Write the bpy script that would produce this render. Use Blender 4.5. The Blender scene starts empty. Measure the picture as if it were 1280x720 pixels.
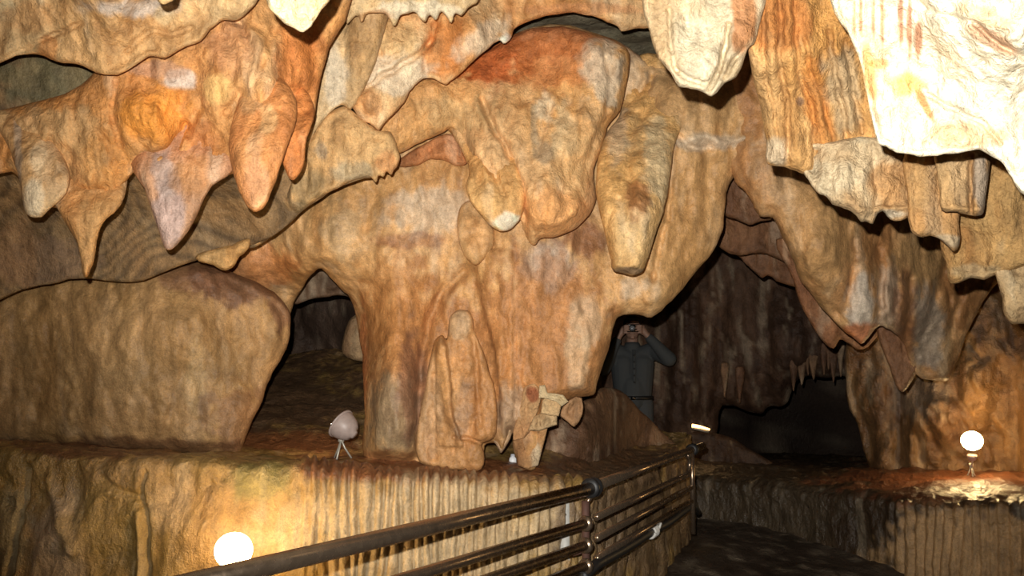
import bpy, bmesh, math, random
import numpy as np
from mathutils import Vector, Matrix
PI = math.pi
random.seed(5)
SC = bpy.context.scene
COL = SC.collection
# ------------------------------------------------------------------ camera frame used to measure the cave
F = 1150.0
EYE = np.array([0.0, 0.0, 1.55])
PITCH = math.atan(100.0 / F)
RIGHT = np.array([1.0, 0, 0])
FWD = np.array([0, math.cos(PITCH), math.sin(PITCH)])
UP = np.array([0, -math.sin(PITCH), math.cos(PITCH)])


def W(px, py, d):
    """world point seen at a photo pixel, d metres deep"""
    px = np.asarray(px, float); py = np.asarray(py, float); d = np.asarray(d, float)
    a = ((px - 640) / F * d)[..., None]; b = ((360 - py) / F * d)[..., None]
    return EYE + a * RIGHT + b * UP + d[..., None] * FWD


def V(px, py, d):
    return Vector(W(px, py, d).tolist())


def unW(p):
    q = p - EYE
    d = np.maximum(q @ FWD, 0.05)
    return 640 + (q @ RIGHT) / d * F, 360 - (q @ UP) / d * F, d


# ------------------------------------------------------------------ noise
_rng = np.random.default_rng(11)
_perm = np.concatenate([_rng.permutation(256)] * 3)
_g = _rng.normal(size=(256, 3)); _g /= np.linalg.norm(_g, axis=1)[:, None]


def pn(p):
    i = np.floor(p).astype(int); f = p - i; i &= 255
    u = f * f * f * (f * (f * 6 - 15) + 10)
    r = 0
    for dx in (0, 1):
        wx = u[:, 0] if dx else 1 - u[:, 0]
        for dy in (0, 1):
            wy = u[:, 1] if dy else 1 - u[:, 1]
            for dz in (0, 1):
                wz = u[:, 2] if dz else 1 - u[:, 2]
                h = _perm[_perm[_perm[i[:, 0] + dx] + i[:, 1] + dy] + i[:, 2] + dz]
                g = _g[h]
                r = r + wx * wy * wz * (g[:, 0] * (f[:, 0] - dx) + g[:, 1] * (f[:, 1] - dy) + g[:, 2] * (f[:, 2] - dz))
    return r * 1.6


def fbm(p, o=3, gain=.5):
    a, r = 1.0, 0
    for k in range(o):
        r = r + a * pn(p * 2 ** k + 17.3 * k); a *= gain
    return r


def ridged(p, o=2):
    a, r = 1.0, 0
    for k in range(o):
        r = r + a * (1 - 2 * np.abs(pn(p * 2 ** k + 9.1 * k))); a *= .5
    return r


def smooth(x):
    x = np.clip(x, 0, 1); return x * x * (3 - 2 * x)


# ------------------------------------------------------------------ colours (true stone colours, linear)
def lin(c):
    return np.array([(v / 12.92 if v <= .04045 else ((v + .055) / 1.055) ** 2.4) for v in [x / 255 for x in c]])


TAN = lin((196, 158, 112)); ORANGE = lin((205, 140, 76)); RUST = lin((176, 98, 48)); PALE = lin((226, 208, 178))
CREAM = lin((246, 232, 204)); GREY = lin((150, 138, 116)); BROWN = lin((138, 98, 64)); DARK = lin((92, 64, 44))
OLIVE = lin((160, 138, 84)); PINK = lin((196, 160, 138)); SOOT = lin((60, 46, 36)); OCHRE = lin((210, 164, 96))
GREYGREEN = lin((118, 112, 88)); WHITE = lin((238, 232, 220)); REDBROWN = lin((140, 86, 56))


GAIN = [1.0]


def rock_colors(P, px, py, base, second, blobs, wet, seed, patch=2.2, streak=.55, bands=None):
    n1 = fbm(P * np.array([patch, patch, patch * .7]) + seed, 3)
    n2 = fbm(P * np.array([9, 9, 1.6]) + seed + 5, 3)
    n3 = fbm(P * 14 + seed + 9, 2)
    n4 = fbm(P * np.array([22, 22, 6]) + seed + 21, 2)
    t = smooth(.5 + .9 * n1 + .35 * n2)[:, None]
    c = base * (1 - t) + second * t
    # vertical mineral streaks
    s = smooth((n2 - .18) * 2.2)[:, None] * streak
    c = c * (1 - s) + (c * np.array([.62, .52, .42])) * s
    s = smooth((-n2 - .25) * 2.2)[:, None] * streak * .8
    c = c * (1 - s) + (c * .55 + PALE * .45) * s
    if bands is not None:
        bc, amt, freq = bands
        q = fbm(P * 1.8 + seed, 2) * .55 + (P[:, 2] * 1.2 + P[:, 1] * .55 - P[:, 0] * .18)
        w = (.5 + .5 * np.sin(q * freq + .9 * n3 + 1.2 * n1)) ** 2
        w = (w * amt)[:, None]
        c = c * (1 - w) + bc * w
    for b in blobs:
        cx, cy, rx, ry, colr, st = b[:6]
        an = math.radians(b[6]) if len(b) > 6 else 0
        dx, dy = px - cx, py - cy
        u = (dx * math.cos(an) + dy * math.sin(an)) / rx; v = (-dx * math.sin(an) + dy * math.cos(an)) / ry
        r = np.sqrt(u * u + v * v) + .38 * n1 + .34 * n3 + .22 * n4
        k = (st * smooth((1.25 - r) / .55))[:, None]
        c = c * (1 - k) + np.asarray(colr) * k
    c = c * (1 + .20 * n3 + .22 * n4)[:, None]
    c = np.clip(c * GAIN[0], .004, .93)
    w = np.clip(wet + .5 * n1, 0, 1)
    return np.concatenate([c, w[:, None]], 1)


def link_mesh(name, verts, faces, mat, parent=None, cols=None, smooth_=True):
    me = bpy.data.meshes.new(name)
    verts = np.asarray(verts, np.float32); faces = np.asarray(faces, np.int32)
    n, k = faces.shape
    me.vertices.add(len(verts)); me.vertices.foreach_set('co', verts.ravel())
    me.loops.add(n * k); me.loops.foreach_set('vertex_index', faces.ravel())
    me.polygons.add(n); me.polygons.foreach_set('loop_start', np.arange(0, n * k, k, dtype=np.int32))
    me.update(calc_edges=True); me.validate()
    if smooth_: me.polygons.foreach_set('use_smooth', np.ones(len(me.polygons), bool))
    if cols is not None:
        a = me.attributes.new('stone', 'FLOAT_COLOR', 'POINT')
        a.data.foreach_set('color', np.asarray(cols, np.float32).ravel())
    me.materials.append(mat)
    o = bpy.data.objects.new(name, me); COL.objects.link(o)
    if parent is not None: o.parent = parent
    return o


def tag(o, label=None, cat=None, group=None, kind=None):
    if label: o['label'] = label
    if cat: o['category'] = cat
    if group: o['group'] = group
    if kind: o['kind'] = kind
    return o


# ------------------------------------------------------------------ materials
def new_mat(name):
    m = bpy.data.materials.new(name); m.use_nodes = True
    nt = m.node_tree; b = nt.nodes['Principled BSDF']
    return m, nt, b


def rock_material(name, bump=1.0, rough=.62, scale=1.0, spec=.35):
    m, nt, b = new_mat(name)
    N, L = nt.nodes.new, nt.links.new
    at = N('ShaderNodeAttribute'); at.attribute_name = 'stone'
    tc = N('ShaderNodeTexCoord')
    mp = N('ShaderNodeMapping'); L(tc.outputs['Object'], mp.inputs[0]); mp.inputs['Scale'].default_value = (scale, scale, scale)
    st = N('ShaderNodeMapping'); L(tc.outputs['Object'], st.inputs[0]); st.inputs['Scale'].default_value = (scale, scale, scale * .22)

    def noise(src, sc, det=4, rg=.6, dist=0):
        n = N('ShaderNodeTexNoise'); n.inputs['Scale'].default_value = sc; n.inputs['Detail'].default_value = det
        n.inputs['Roughness'].default_value = rg; n.inputs['Distortion'].default_value = dist
        L(src.outputs[0], n.inputs['Vector']); return n

    def ramp(src, lo, hi, a, c):
        r = N('ShaderNodeMapRange'); L(src, r.inputs[0])
        r.inputs[1].default_value = lo; r.inputs[2].default_value = hi; r.inputs[3].default_value = a; r.inputs[4].default_value = c
        return r.outputs[0]

    def math_(op, a, c):
        r = N('ShaderNodeMath'); r.operation = op
        for k, v in enumerate((a, c)):
            if isinstance(v, (int, float)): r.inputs[k].default_value = v
            else: L(v, r.inputs[k])
        return r.outputs[0]
    fine = noise(mp, 55, 5, .65); mid = noise(mp, 13, 4, .6, .6); strk = noise(st, 34, 3, .6, .4)
    vor = N('ShaderNodeTexVoronoi'); vor.inputs['Scale'].default_value = 26; vor.feature = 'SMOOTH_F1'
    L(mp.outputs[0], vor.inputs['Vector'])
    v = math_('MULTIPLY', ramp(fine.outputs[0], .32, .68, .83, 1.16), ramp(strk.outputs[0], .3, .7, .88, 1.11))
    v = math_('MULTIPLY', v, ramp(mid.outputs[0], .3, .7, .90, 1.09))
    grit = noise(mp, 150, 3, .6); v = math_('MULTIPLY', v, ramp(grit.outputs[0], .3, .7, .82, 1.17))
    mul = N('ShaderNodeVectorMath'); mul.operation = 'SCALE'; L(at.outputs['Color'], mul.inputs[0]); L(v, mul.inputs['Scale'])
    # thin darker veins
    ve = noise(mp, 6, 6, .62, 1.2)
    dv = math_('ABSOLUTE', math_('SUBTRACT', ve.outputs[0], .5), 0)
    vk = ramp(dv, 0.0, .016, .86, 1.0)
    mul2 = N('ShaderNodeVectorMath'); mul2.operation = 'SCALE'; L(mul.outputs[0], mul2.inputs[0]); L(vk, mul2.inputs['Scale'])
    L(mul2.outputs[0], b.inputs['Base Color'])
    L(ramp(at.outputs['Alpha'], 0, 1, rough, .26), b.inputs['Roughness'])
    b.inputs['Specular IOR Level'].default_value = spec
    h = math_('ADD', math_('MULTIPLY', mid.outputs[0], .55), math_('MULTIPLY', fine.outputs[0], .6))
    h = math_('ADD', h, math_('MULTIPLY', strk.outputs[0], .34)); h = math_('ADD', h, math_('MULTIPLY', grit.outputs[0], .16))
    h = math_('ADD', h, math_('MULTIPLY', vor.outputs['Distance'], .35))
    bp = N('ShaderNodeBump'); bp.inputs['Strength'].default_value = .75 * min(1, bump); bp.inputs['Distance'].default_value = .022 * bump
    L(h, bp.inputs['Height']); L(bp.outputs[0], b.inputs['Normal'])
    return m


ROCK = rock_material('cave_rock')
ROCK_ROUGH = rock_material('rough_cave_rock', 1.5, .7)
ROCK_SMOOTH = rock_material('smooth_flowstone', .75, .5)
ROCK_WET = rock_material('wet_flowstone', 1.1, .4, 1.0, .6)


def simple(name, color, rough=.5, metal=0, noise=.12, sc=60, spec=.5):
    m, nt, b = new_mat(name)
    n = nt.nodes.new('ShaderNodeTexNoise'); n.inputs['Scale'].default_value = sc; n.inputs['Detail'].default_value = 4
    t = nt.nodes.new('ShaderNodeTexCoord'); nt.links.new(t.outputs['Object'], n.inputs['Vector'])
    mx = nt.nodes.new('ShaderNodeMix'); mx.data_type = 'RGBA'
    c = list(color)
    mx.inputs[6].default_value = [max(0, v * (1 - 2 * noise)) for v in c] + [1]
    mx.inputs[7].default_value = [min(1, v * (1 + 2 * noise)) for v in c] + [1]
    nt.links.new(n.outputs[0], mx.inputs[0]); nt.links.new(mx.outputs[2], b.inputs['Base Color'])
    r = nt.nodes.new('ShaderNodeMapRange'); r.inputs[3].default_value = max(.05, rough - .12); r.inputs[4].default_value = min(1, rough + .12)
    nt.links.new(n.outputs[0], r.inputs[0]); nt.links.new(r.outputs[0], b.inputs['Roughness'])
    b.inputs['Metallic'].default_value = metal; b.inputs['Specular IOR Level'].default_value = spec
    return m


def emitter(name, color, strength):
    m, nt, b = new_mat(name)
    b.inputs['Base Color'].default_value = (.9, .85, .7, 1)
    b.inputs['Emission Color'].default_value = (*color, 1); b.inputs['Emission Strength'].default_value = strength
    return m


STEEL = simple('brushed_brown_steel', (.29, .21, .145), .26, .85, .15, 40)
RUSTM = simple('maroon_paint', (.075, .032, .022), .75, 0, .2)
BLACKM = simple('black_rubber', (.012, .012, .013), .5)
GREYP = simple('pale_grey_paint', (.50, .49, .46), .55)
WHITET = simple('white_tape', (.62, .60, .56), .55)
FIXT = simple('pinkish_grey_enamel', (.36, .28, .25), .45)
WIRE = simple('galvanised_wire', (.48, .45, .38), .45, .4)
CHROME = simple('chrome', (.85, .83, .8), .15, 1, .03)

# ------------------------------------------------------------------ rock builders


def catmull(pts, sub, closed=True):
    p = np.asarray(pts, float); n = len(p); out = []
    for i in range(n if closed else n - 1):
        if closed: a, b, c, d = p[(i - 1) % n], p[i], p[(i + 1) % n], p[(i + 2) % n]
        else: a, b, c, d = p[max(i - 1, 0)], p[i], p[i + 1], p[min(i + 2, n - 1)]
        L = np.linalg.norm(c - b) + 1e-9
        t0 = (c - a); t1 = (d - b)
        m0 = t0 / (np.linalg.norm(t0) + 1e-9) * L * .8; m1 = t1 / (np.linalg.norm(t1) + 1e-9) * L * .8
        for k in range(sub):
            t = k / sub; t2, t3 = t * t, t ** 3
            out.append((2 * t3 - 3 * t2 + 1) * b + (t3 - 2 * t2 + t) * m0 + (-2 * t3 + 3 * t2) * c + (t3 - t2) * m1)
    if not closed: out.append(p[-1])
    return np.array(out)


def seg_dist(P, poly, closed=True):
    A = poly; B = np.roll(poly, -1, 0)
    if not closed: A, B = poly[:-1], poly[1:]
    best = np.full(len(P), 1e18); near = np.zeros_like(P)
    for a, b in zip(A, B):
        ab = b - a; q = P - a
        t = np.clip((q @ ab) / (ab @ ab + 1e-12), 0, 1)
        c = a + t[:, None] * ab
        d = ((P - c) ** 2).sum(1)
        k = d < best
        best[k] = d[k]; near[k] = c[k]
    return np.sqrt(best), near


def inside(P, poly):
    x, y = P[:, 0], P[:, 1]; r = np.zeros(len(P), bool)
    A, B = poly, np.roll(poly, -1, 0)
    for (x0, y0), (x1, y1) in zip(A, B):
        if y0 == y1: continue
        k = (y0 > y) != (y1 > y)
        r ^= k & (x < (x1 - x0) * (y - y0) / (y1 - y0) + x0)
    return r


def depth_fn(D, px, py):
    if isinstance(D, (int, float)): return np.full(len(px), float(D))
    D = np.asarray(D, float)
    w = 1.0 / (((px[:, None] - D[:, 0]) ** 2 + (py[:, None] - D[:, 1]) ** 2) + 900.0) ** 1.5
    return (w * D[:, 2]).sum(1) / w.sum(1)


_seed = [0]


def rock(name, outline, D, R=40, T=None, back=None, step=3.0, bulges=(), grooves=(), noise=(.03, 3.0), flutes=None, fine=.012, sink=None,
         base=TAN, second=ORANGE, blobs=(), wet=.0, mat=None, parent=None, sub=3, rough=2.0, patch=2.2, streak=.55, bands=None, flat=()):
    """a closed solid of stone: outline measured on the photo, depth D, a rounded rim R px wide, front bulge T and back thickness in metres"""
    _seed[0] += 3.7; sd = _seed[0]
    mat = mat or ROCK
    poly = catmull(outline, sub) if sub > 1 else np.asarray(outline, float)
    # ragged natural edge
    if rough:
        q = np.concatenate([poly / 26.0, np.full((len(poly), 1), sd)], 1)
        q2 = np.concatenate([poly / 8.0, np.full((len(poly), 1), sd + 4)], 1)
        poly = poly + rough * np.stack([pn(q) + .6 * pn(q2), pn(q + 31.7) + .6 * pn(q2 + 11.3)], 1)
    lo, hi = poly.min(0) - step * 2, poly.max(0) + step * 2
    nx, ny = int((hi[0] - lo[0]) / step) + 1, int((hi[1] - lo[1]) / step) + 1
    X, Y = np.meshgrid(lo[0] + np.arange(nx) * step, lo[1] + np.arange(ny) * step)
    P = np.stack([X.ravel(), Y.ravel()], 1)
    ins = inside(P, poly)
    I = ins.reshape(ny, nx)
    qa = I[:-1, :-1] | I[1:, :-1] | I[:-1, 1:] | I[1:, 1:]
    jj, ii = np.nonzero(qa)
    q = np.stack([jj * nx + ii, (jj + 1) * nx + ii, (jj + 1) * nx + ii + 1, jj * nx + ii + 1], 1)
    used = np.unique(q); remap = -np.ones(nx * ny, int); remap[used] = np.arange(len(used)); q = remap[q]
    P = P[used]; ins = ins[used]
    dist, near = seg_dist(P, poly)
    # snap the rim (outside vertices, and inside ones almost on the line)
    rim = (~ins) | (dist < step * .22)
    P[rim] = near[rim]; dist[rim] = 0
    px, py = P[:, 0], P[:, 1]
    d0 = depth_fn(D, px, py)
    if sink: d0 = d0 + sink[2] * smooth((sink[1] - py) / (sink[1] - sink[0]))
    t = np.clip(dist / R, 0, 1); prof = np.sqrt(1 - (1 - t) ** 2)
    if T is None: T = .75 * R * float(np.mean(d0)) / F
    if back is None: back = max(T * 1.2, .1)
    fade = np.clip(dist / 10.0, 0, 1)
    off = T * (.35 * prof + .65 * np.sqrt(1 - (1 - np.clip(dist / (R * .5), 0, 1)) ** 2)) * .52
    for b in bulges:
        cx, cy, rx, ry, a = b[:5]
        an = math.radians(b[5]) if len(b) > 5 else 0
        dx, dy = px - cx, py - cy
        u = (dx * math.cos(an) + dy * math.sin(an)) / rx; v = (-dx * math.sin(an) + dy * math.cos(an)) / ry
        off = off + a * np.exp(-(u * u + v * v)) * np.clip(dist / 16.0, 0, 1)
    for g in grooves:
        pts, wd, a = g[:3]
        line = catmull(pts, 4, False)
        m = (px > line[:, 0].min() - 5 * wd) & (px < line[:, 0].max() + 5 * wd) & (py > line[:, 1].min() - 5 * wd) & (py < line[:, 1].max() + 5 * wd)
        if not m.any(): continue
        q2 = np.concatenate([P[m] / 18.0, np.full((m.sum(), 1), sd)], 1)
        Pm = P[m] + 2.5 * np.stack([pn(q2), pn(q2 + 7.7)], 1)
        gd, nr = seg_dist(Pm, line, False)
        if len(g) > 3:     # a step: one side of the line stands proud, and fades out over g[3] px
            side = np.sign(Pm[:, 0] - nr[:, 0]) if abs(line[-1, 1] - line[0, 1]) > abs(line[-1, 0] - line[0, 0]) else np.sign(Pm[:, 1] - nr[:, 1])
            sg = 1 if g[3] > 0 else -1
            k = np.where(side * sg > 0, np.exp(-(gd / abs(g[3])) ** 2) * np.clip(gd / wd, 0, 1), 0)
            off[m] += a * k * np.clip(dist[m] / 8.0, 0, 1)
        else:
            off[m] += a * np.exp(-(gd / wd) ** 2) * np.clip(dist[m] / 6.0, 0, 1)
    P0 = W(px, py, d0)
    nz = noise[0] * (fbm(P0 * noise[1] * np.array([1, 1, .62]) + sd, 3)) - noise[0] * .62 * ridged(P0 * noise[1] * np.array([2.4, 2.4, 1.0]) + .25 * fbm(P0 * 4 + sd, 2)[:, None] + sd + 3, 3)
    nz = nz + fine * (fbm(P0 * np.array([15, 15, 11]) + sd, 4, .6) + .5 * ridged(P0 * np.array([9, 9, 5.]) + sd, 2))
    if flutes:
        a, fr = flutes[:2]
        ph = P0[:, 0] * fr + 1.6 * fbm(P0 * np.array([1.5, 1.5, .6]) + sd, 2) + .5 * fbm(P0 * np.array([6, 6, 2.]) + sd, 2)
        nz = nz + a * (np.abs(np.sin(ph)) - .6) * (.65 + .5 * fbm(P0 * 2.2 + sd + 8, 2))
    df = d0 - off - nz * fade
    db = d0 + back * prof
    Pf = W(px, py, df); Pb = W(px, py, db)
    n = len(P)
    inr = ~rim
    bi = np.arange(n); bi[inr] = n + np.arange(inr.sum())
    verts = np.concatenate([Pf, Pb[inr]], 0)
    faces = np.concatenate([q, bi[q][:, ::-1]], 0)
    # drop degenerate back/front duplicates (all four on the rim)
    keep = np.ones(len(faces), bool); keep[len(q):] = inr[q].any(1); keep[:len(q)] = inr[q].any(1)
    faces = faces[keep]
    cf = rock_colors(Pf, px, py, base, second, blobs, wet, sd, patch, streak, bands)
    cols = np.concatenate([cf, cf[inr]], 0)
    return link_mesh(name, verts, faces, mat, parent, cols)


def loft(name, rows, n, m, noise=(.03, 3.0), fine=.006, flute=None, base=TAN, second=BROWN, blobs=(), wet=0, mat=None, parent=None, dummy=0, closed=False, patch=2.2, streak=.5, grooves=(), flip=False, steps=None):
    """a stone surface drawn through rows of world points"""
    _seed[0] += 3.7; sd = _seed[0]
    R = []
    for r in rows:
        c = catmull(np.asarray(r, float), 12, False)
        s = np.concatenate([[0], np.cumsum(np.linalg.norm(np.diff(c, axis=0), axis=1))]); s /= s[-1]
        # keep the parameter of the control points so rows match up
        tt = np.linspace(0, 1, len(c)); u = np.linspace(0, 1, n)
        R.append(np.stack([np.interp(u, tt, c[:, k]) for k in range(3)], 1))
    R = np.array(R)
    G = []
    for k in range(n): G.append(catmull(R[:, k], m, False))
    G = np.array(G).transpose(1, 0, 2)
    a, b = G.shape[:2]
    du = np.gradient(G, axis=1); dv = np.gradient(G, axis=0)
    nr = np.cross(du, dv); nr /= np.linalg.norm(nr, axis=2)[..., None] + 1e-9
    if flip: nr = -nr
    P0 = G.reshape(-1, 3); N0 = nr.reshape(-1, 3)
    U, Vv = np.meshgrid(np.linspace(0, 1, b), np.linspace(0, 1, a))
    nz = noise[0] * (fbm(P0 * noise[1] + sd, 3) + .5 * ridged(P0 * noise[1] * np.array([2, 2, 1.2]) + sd)) + fine * fbm(P0 * 16 + sd, 3)
    if flute is not None: nz = nz + flute(P0, U.ravel(), Vv.ravel(), sd)
    px, py, _ = unW(P0)
    P2 = np.stack([px, py], 1)
    for pts, wd, am in grooves:
        gd, _n = seg_dist(P2 + 2.5 * np.stack([pn(np.concatenate([P2 / 18, np.full((len(P2), 1), sd)], 1)), 0 * px], 1), catmull(pts, 4, False), False)
        nz = nz + am * np.exp(-(gd / wd) ** 2)
    Pn = P0 + N0 * nz[:, None]
    jj, ii = np.meshgrid(np.arange(a - 1), np.arange(b - 1), indexing='ij'); jj, ii = jj.ravel(), ii.ravel()
    q = np.stack([jj * b + ii, jj * b + ii + 1, (jj + 1) * b + ii + 1, (jj + 1) * b + ii], 1)
    if flip: q = q[:, ::-1]
    cols = rock_colors(Pn, px, py, base, second, blobs, wet, sd, patch, streak)
    return link_mesh(name, Pn, q, mat or ROCK, parent, cols)


# ------------------------------------------------------------------ solid helpers for the made things


def bm_obj(name, bm, mat, parent=None, sm=True, loc=None):
    me = bpy.data.meshes.new(name); bmesh.ops.recalc_face_normals(bm, faces=bm.faces[:])
    bm.to_mesh(me); bm.free()
    for p in me.polygons: p.use_smooth = sm
    me.materials.append(mat)
    o = bpy.data.objects.new(name, me); COL.objects.link(o)
    if parent is not None: o.parent = parent
    if loc is not None: o.location = loc
    return o


def empty(name, loc=(0, 0, 0)):
    o = bpy.data.objects.new(name, None); COL.objects.link(o); o.location = loc; o.empty_display_size = .1
    return o


def frame_of(d):
    d = Vector(d).normalized(); a = Vector((0, 0, 1)) if abs(d.z) < .9 else Vector((1, 0, 0))
    x = d.cross(a).normalized(); return x, d.cross(x).normalized()


def tube(bm, pts, r, seg=14, cap=True, r2=None):
    pts = [Vector(p) for p in pts]; rings = []; n = len(pts); x = None
    for i, p in enumerate(pts):
        d = (pts[min(i + 1, n - 1)] - pts[max(i - 1, 0)]).normalized()
        if x is None: x, y = frame_of(d)
        else:
            x = (x - d * x.dot(d)).normalized(); y = d.cross(x).normalized()
        rr = r if r2 is None else r + (r2 - r) * i / max(1, n - 1)
        rings.append([bm.verts.new(p + x * rr * math.cos(2 * PI * k / seg) + y * rr * math.sin(2 * PI * k / seg)) for k in range(seg)])
    for a, b in zip(rings, rings[1:]):
        for k in range(seg): bm.faces.new((a[k], a[(k + 1) % seg], b[(k + 1) % seg], b[k]))
    if cap:
        bm.faces.new(rings[0]); bm.faces.new(rings[-1][::-1])


def lathe(bm, prof, origin, axis, seg=32):
    o = Vector(origin); ax = Vector(axis).normalized(); x, y = frame_of(ax); rings = []
    for r, h in prof:
        rings.append([bm.verts.new(o + ax * h + x * r * math.cos(2 * PI * k / seg) + y * r * math.sin(2 * PI * k / seg)) for k in range(seg)] if r > 1e-6 else [bm.verts.new(o + ax * h)])
    for a, b in zip(rings, rings[1:]):
        for k in range(seg):
            k2 = (k + 1) % seg
            if len(a) == 1 and len(b) == 1: continue
            if len(a) == 1: bm.faces.new((a[0], b[k2], b[k]))
            elif len(b) == 1: bm.faces.new((a[k], a[k2], b[0]))
            else: bm.faces.new((a[k], a[k2], b[k2], b[k]))


def box(bm, c, s, rot=None, bev=.0):
    r = bmesh.ops.create_cube(bm, size=1)
    M = Matrix.Translation(Vector(c)) @ (rot.to_4x4() if rot is not None else Matrix()) @ Matrix.Diagonal((*s, 1))
    bmesh.ops.transform(bm, matrix=M, verts=r['verts'])
    if bev:
        es = list({e for v in r['verts'] for e in v.link_edges})
        bmesh.ops.bevel(bm, geom=es, offset=bev, segments=2, affect='EDGES')


def capsule(bm, p0, p1, r0, r1=None, seg=12, sx=1.0):
    p0, p1 = Vector(p0), Vector(p1); r1 = r0 if r1 is None else r1
    d = p1 - p0; L = max(d.length, 1e-5); d = d.normalized() if d.length > 1e-6 else Vector((0, 0, 1))
    prof = [(0, -r0)] + [(r0 * math.cos(a), r0 * math.sin(a)) for a in (-1.2, -.8, -.4, 0)] + [(r1 * math.cos(a), L + r1 * math.sin(a)) for a in (0, .4, .8, 1.2)] + [(0, L + r1)]
    lathe(bm, prof, p0, d, seg)


def ball(bm, c, r, sx=1, sy=1, sz=1, seg=16):
    q = bmesh.ops.create_uvsphere(bm, u_segments=seg, v_segments=seg // 2 + 2, radius=r)
    bmesh.ops.transform(bm, matrix=Matrix.Translation(Vector(c)) @ Matrix.Diagonal((sx, sy, sz, 1)), verts=q['verts'])


def fused(name, bm, vox, mat, parent, sm=3):
    """one continuous skin over overlapping volumes"""
    me = bpy.data.meshes.new(name); bmesh.ops.recalc_face_normals(bm, faces=bm.faces[:]); bm.to_mesh(me); bm.free()
    o = bpy.data.objects.new(name + '_tmp', me); COL.objects.link(o)
    md = o.modifiers.new('r', 'REMESH'); md.mode = 'VOXEL'; md.voxel_size = vox
    if sm:
        s = o.modifiers.new('s', 'SMOOTH'); s.factor = .5; s.iterations = sm
    dg = bpy.context.evaluated_depsgraph_get()
    m2 = bpy.data.meshes.new_from_object(o.evaluated_get(dg)); m2.name = name
    bpy.data.objects.remove(o); bpy.data.meshes.remove(me)
    for p in m2.polygons: p.use_smooth = True
    m2.materials.clear(); m2.materials.append(mat)
    r = bpy.data.objects.new(name, m2); COL.objects.link(r)
    if parent is not None: r.parent = parent
    return r


# ================================================================== THE SETTING
def shell():
    n, m = 150, 90
    th = np.linspace(0, 2 * PI, n); ph = np.linspace(-PI / 2, PI / 2, m)
    T, Pp = np.meshgrid(th, ph)
    c = np.array([.4, 4.6, 1.6])
    k = lambda v, e: np.sign(v) * np.abs(v) ** e
    X = np.stack([7.2 * k(np.cos(Pp), .8) * k(np.cos(T), .9), 9.4 * k(np.cos(Pp), .8) * k(np.sin(T), .9), 3.4 * k(np.sin(Pp), .8)], 2).reshape(-1, 3) + c
    nrm = X - c; nrm /= np.linalg.norm(nrm, axis=1)[:, None]
    X = X + nrm * (.45 * fbm(X * .5, 3) + .12 * ridged(X * np.array([1.6, 1.6, .5])))[:, None]
    jj, ii = np.meshgrid(np.arange(m - 1), np.arange(n - 1), indexing='ij'); jj, ii = jj.ravel(), ii.ravel()
    q = np.stack([jj * n + ii, (jj + 1) * n + ii, (jj + 1) * n + ii + 1, jj * n + ii + 1], 1)
    px, py, _ = unW(X)
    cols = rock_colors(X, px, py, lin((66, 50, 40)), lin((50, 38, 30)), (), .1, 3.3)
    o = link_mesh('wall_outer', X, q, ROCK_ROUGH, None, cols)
    tag(o, kind='structure')


shell()

# ceiling: grey banded limestone over the near chamber
rows = []
for y, z0 in ((-2.5, 3.3), (0.5, 3.3), (2.2, 3.2), (3.6, 3.05), (4.4, 3.08), (5.2, 3.14), (6.0, 3.06), (7.5, 2.9)):
    rows.append([(x, y, z0 + (.34 * smooth((x + 1.6) / 2.0) if y > 3 else .25 * smooth((x + 1.6) / 2.0)) + .05 * math.sin(2.1 * x + y)) for x in (-5, -3.4, -2.2, -1.2, -.3, .6, 1.6, 2.6, 3.6, 5)])
o = loft('ceiling', rows, 170, 22, noise=(.05, 2.0), base=GREYGREEN, second=GREY, mat=ROCK, wet=.1)
tag(o, kind='structure')


# raised rock shelf on the left with a fluted flowstone face
def drop(p, z, fwd):
    p = p.copy(); p[2] = z; p[1] -= fwd; return p


edge_px = [(-260, 548, 4.1), (-120, 556, 4.0), (0, 566, 3.95), (90, 571, 3.85), (180, 578, 3.75), (300, 584, 3.72), (430, 593, 3.72), (520, 600, 3.76), (610, 606, 3.82), (700, 609, 3.95), (765, 604, 4.6), (815, 588, 5.3), (846, 568, 5.95), (858, 560, 6.4), (862, 553, 7.0)]
E = [W(*p) for p in edge_px]
r_bot = [drop(e, -.3, .10) for e in E]
r_mid = [drop(e, .45, .07) for e in E]
r_up = [drop(e, e[2] - .16, .02) for e in E]
r_in = [W(p[0], p[1] - 9, p[2] + .22) for p in edge_px]
lip_px = [(-260, 535, 4.75), (-120, 545, 4.7), (0, 553, 4.7), (90, 557, 4.6), (180, 562, 4.55), (300, 567, 4.5), (420, 571, 4.5), (520, 579, 4.5), (610, 586, 4.5), (690, 588, 4.6), (745, 584, 5.05), (790, 572, 5.8), (830, 555, 6.5), (848, 550, 6.9), (858, 547, 7.3)]
bk_px = [(-260, 500, 6.0), (-120, 500, 6.0), (0, 500, 5.8), (90, 500, 5.8), (180, 500, 5.8), (310, 502, 5.6), (420, 505, 5.6), (520, 505, 5.6), (610, 520, 5.6), (690, 535, 5.6), (745, 545, 6.0), (790, 548, 6.5), (830, 546, 7.0), (848, 545, 7.3), (858, 543, 7.6)]
far_px = [(-260, 430, 7.4), (-120, 430, 7.4), (0, 432, 7.3), (90, 436, 7.2), (180, 438, 7.2), (310, 446, 7.0), (420, 438, 7.0), (520, 440, 7.0), (610, 470, 7.0), (690, 500, 7.0), (745, 520, 7.3), (790, 535, 7.4), (830, 541, 7.6), (848, 542, 7.8), (858, 541, 8.0)]


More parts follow.
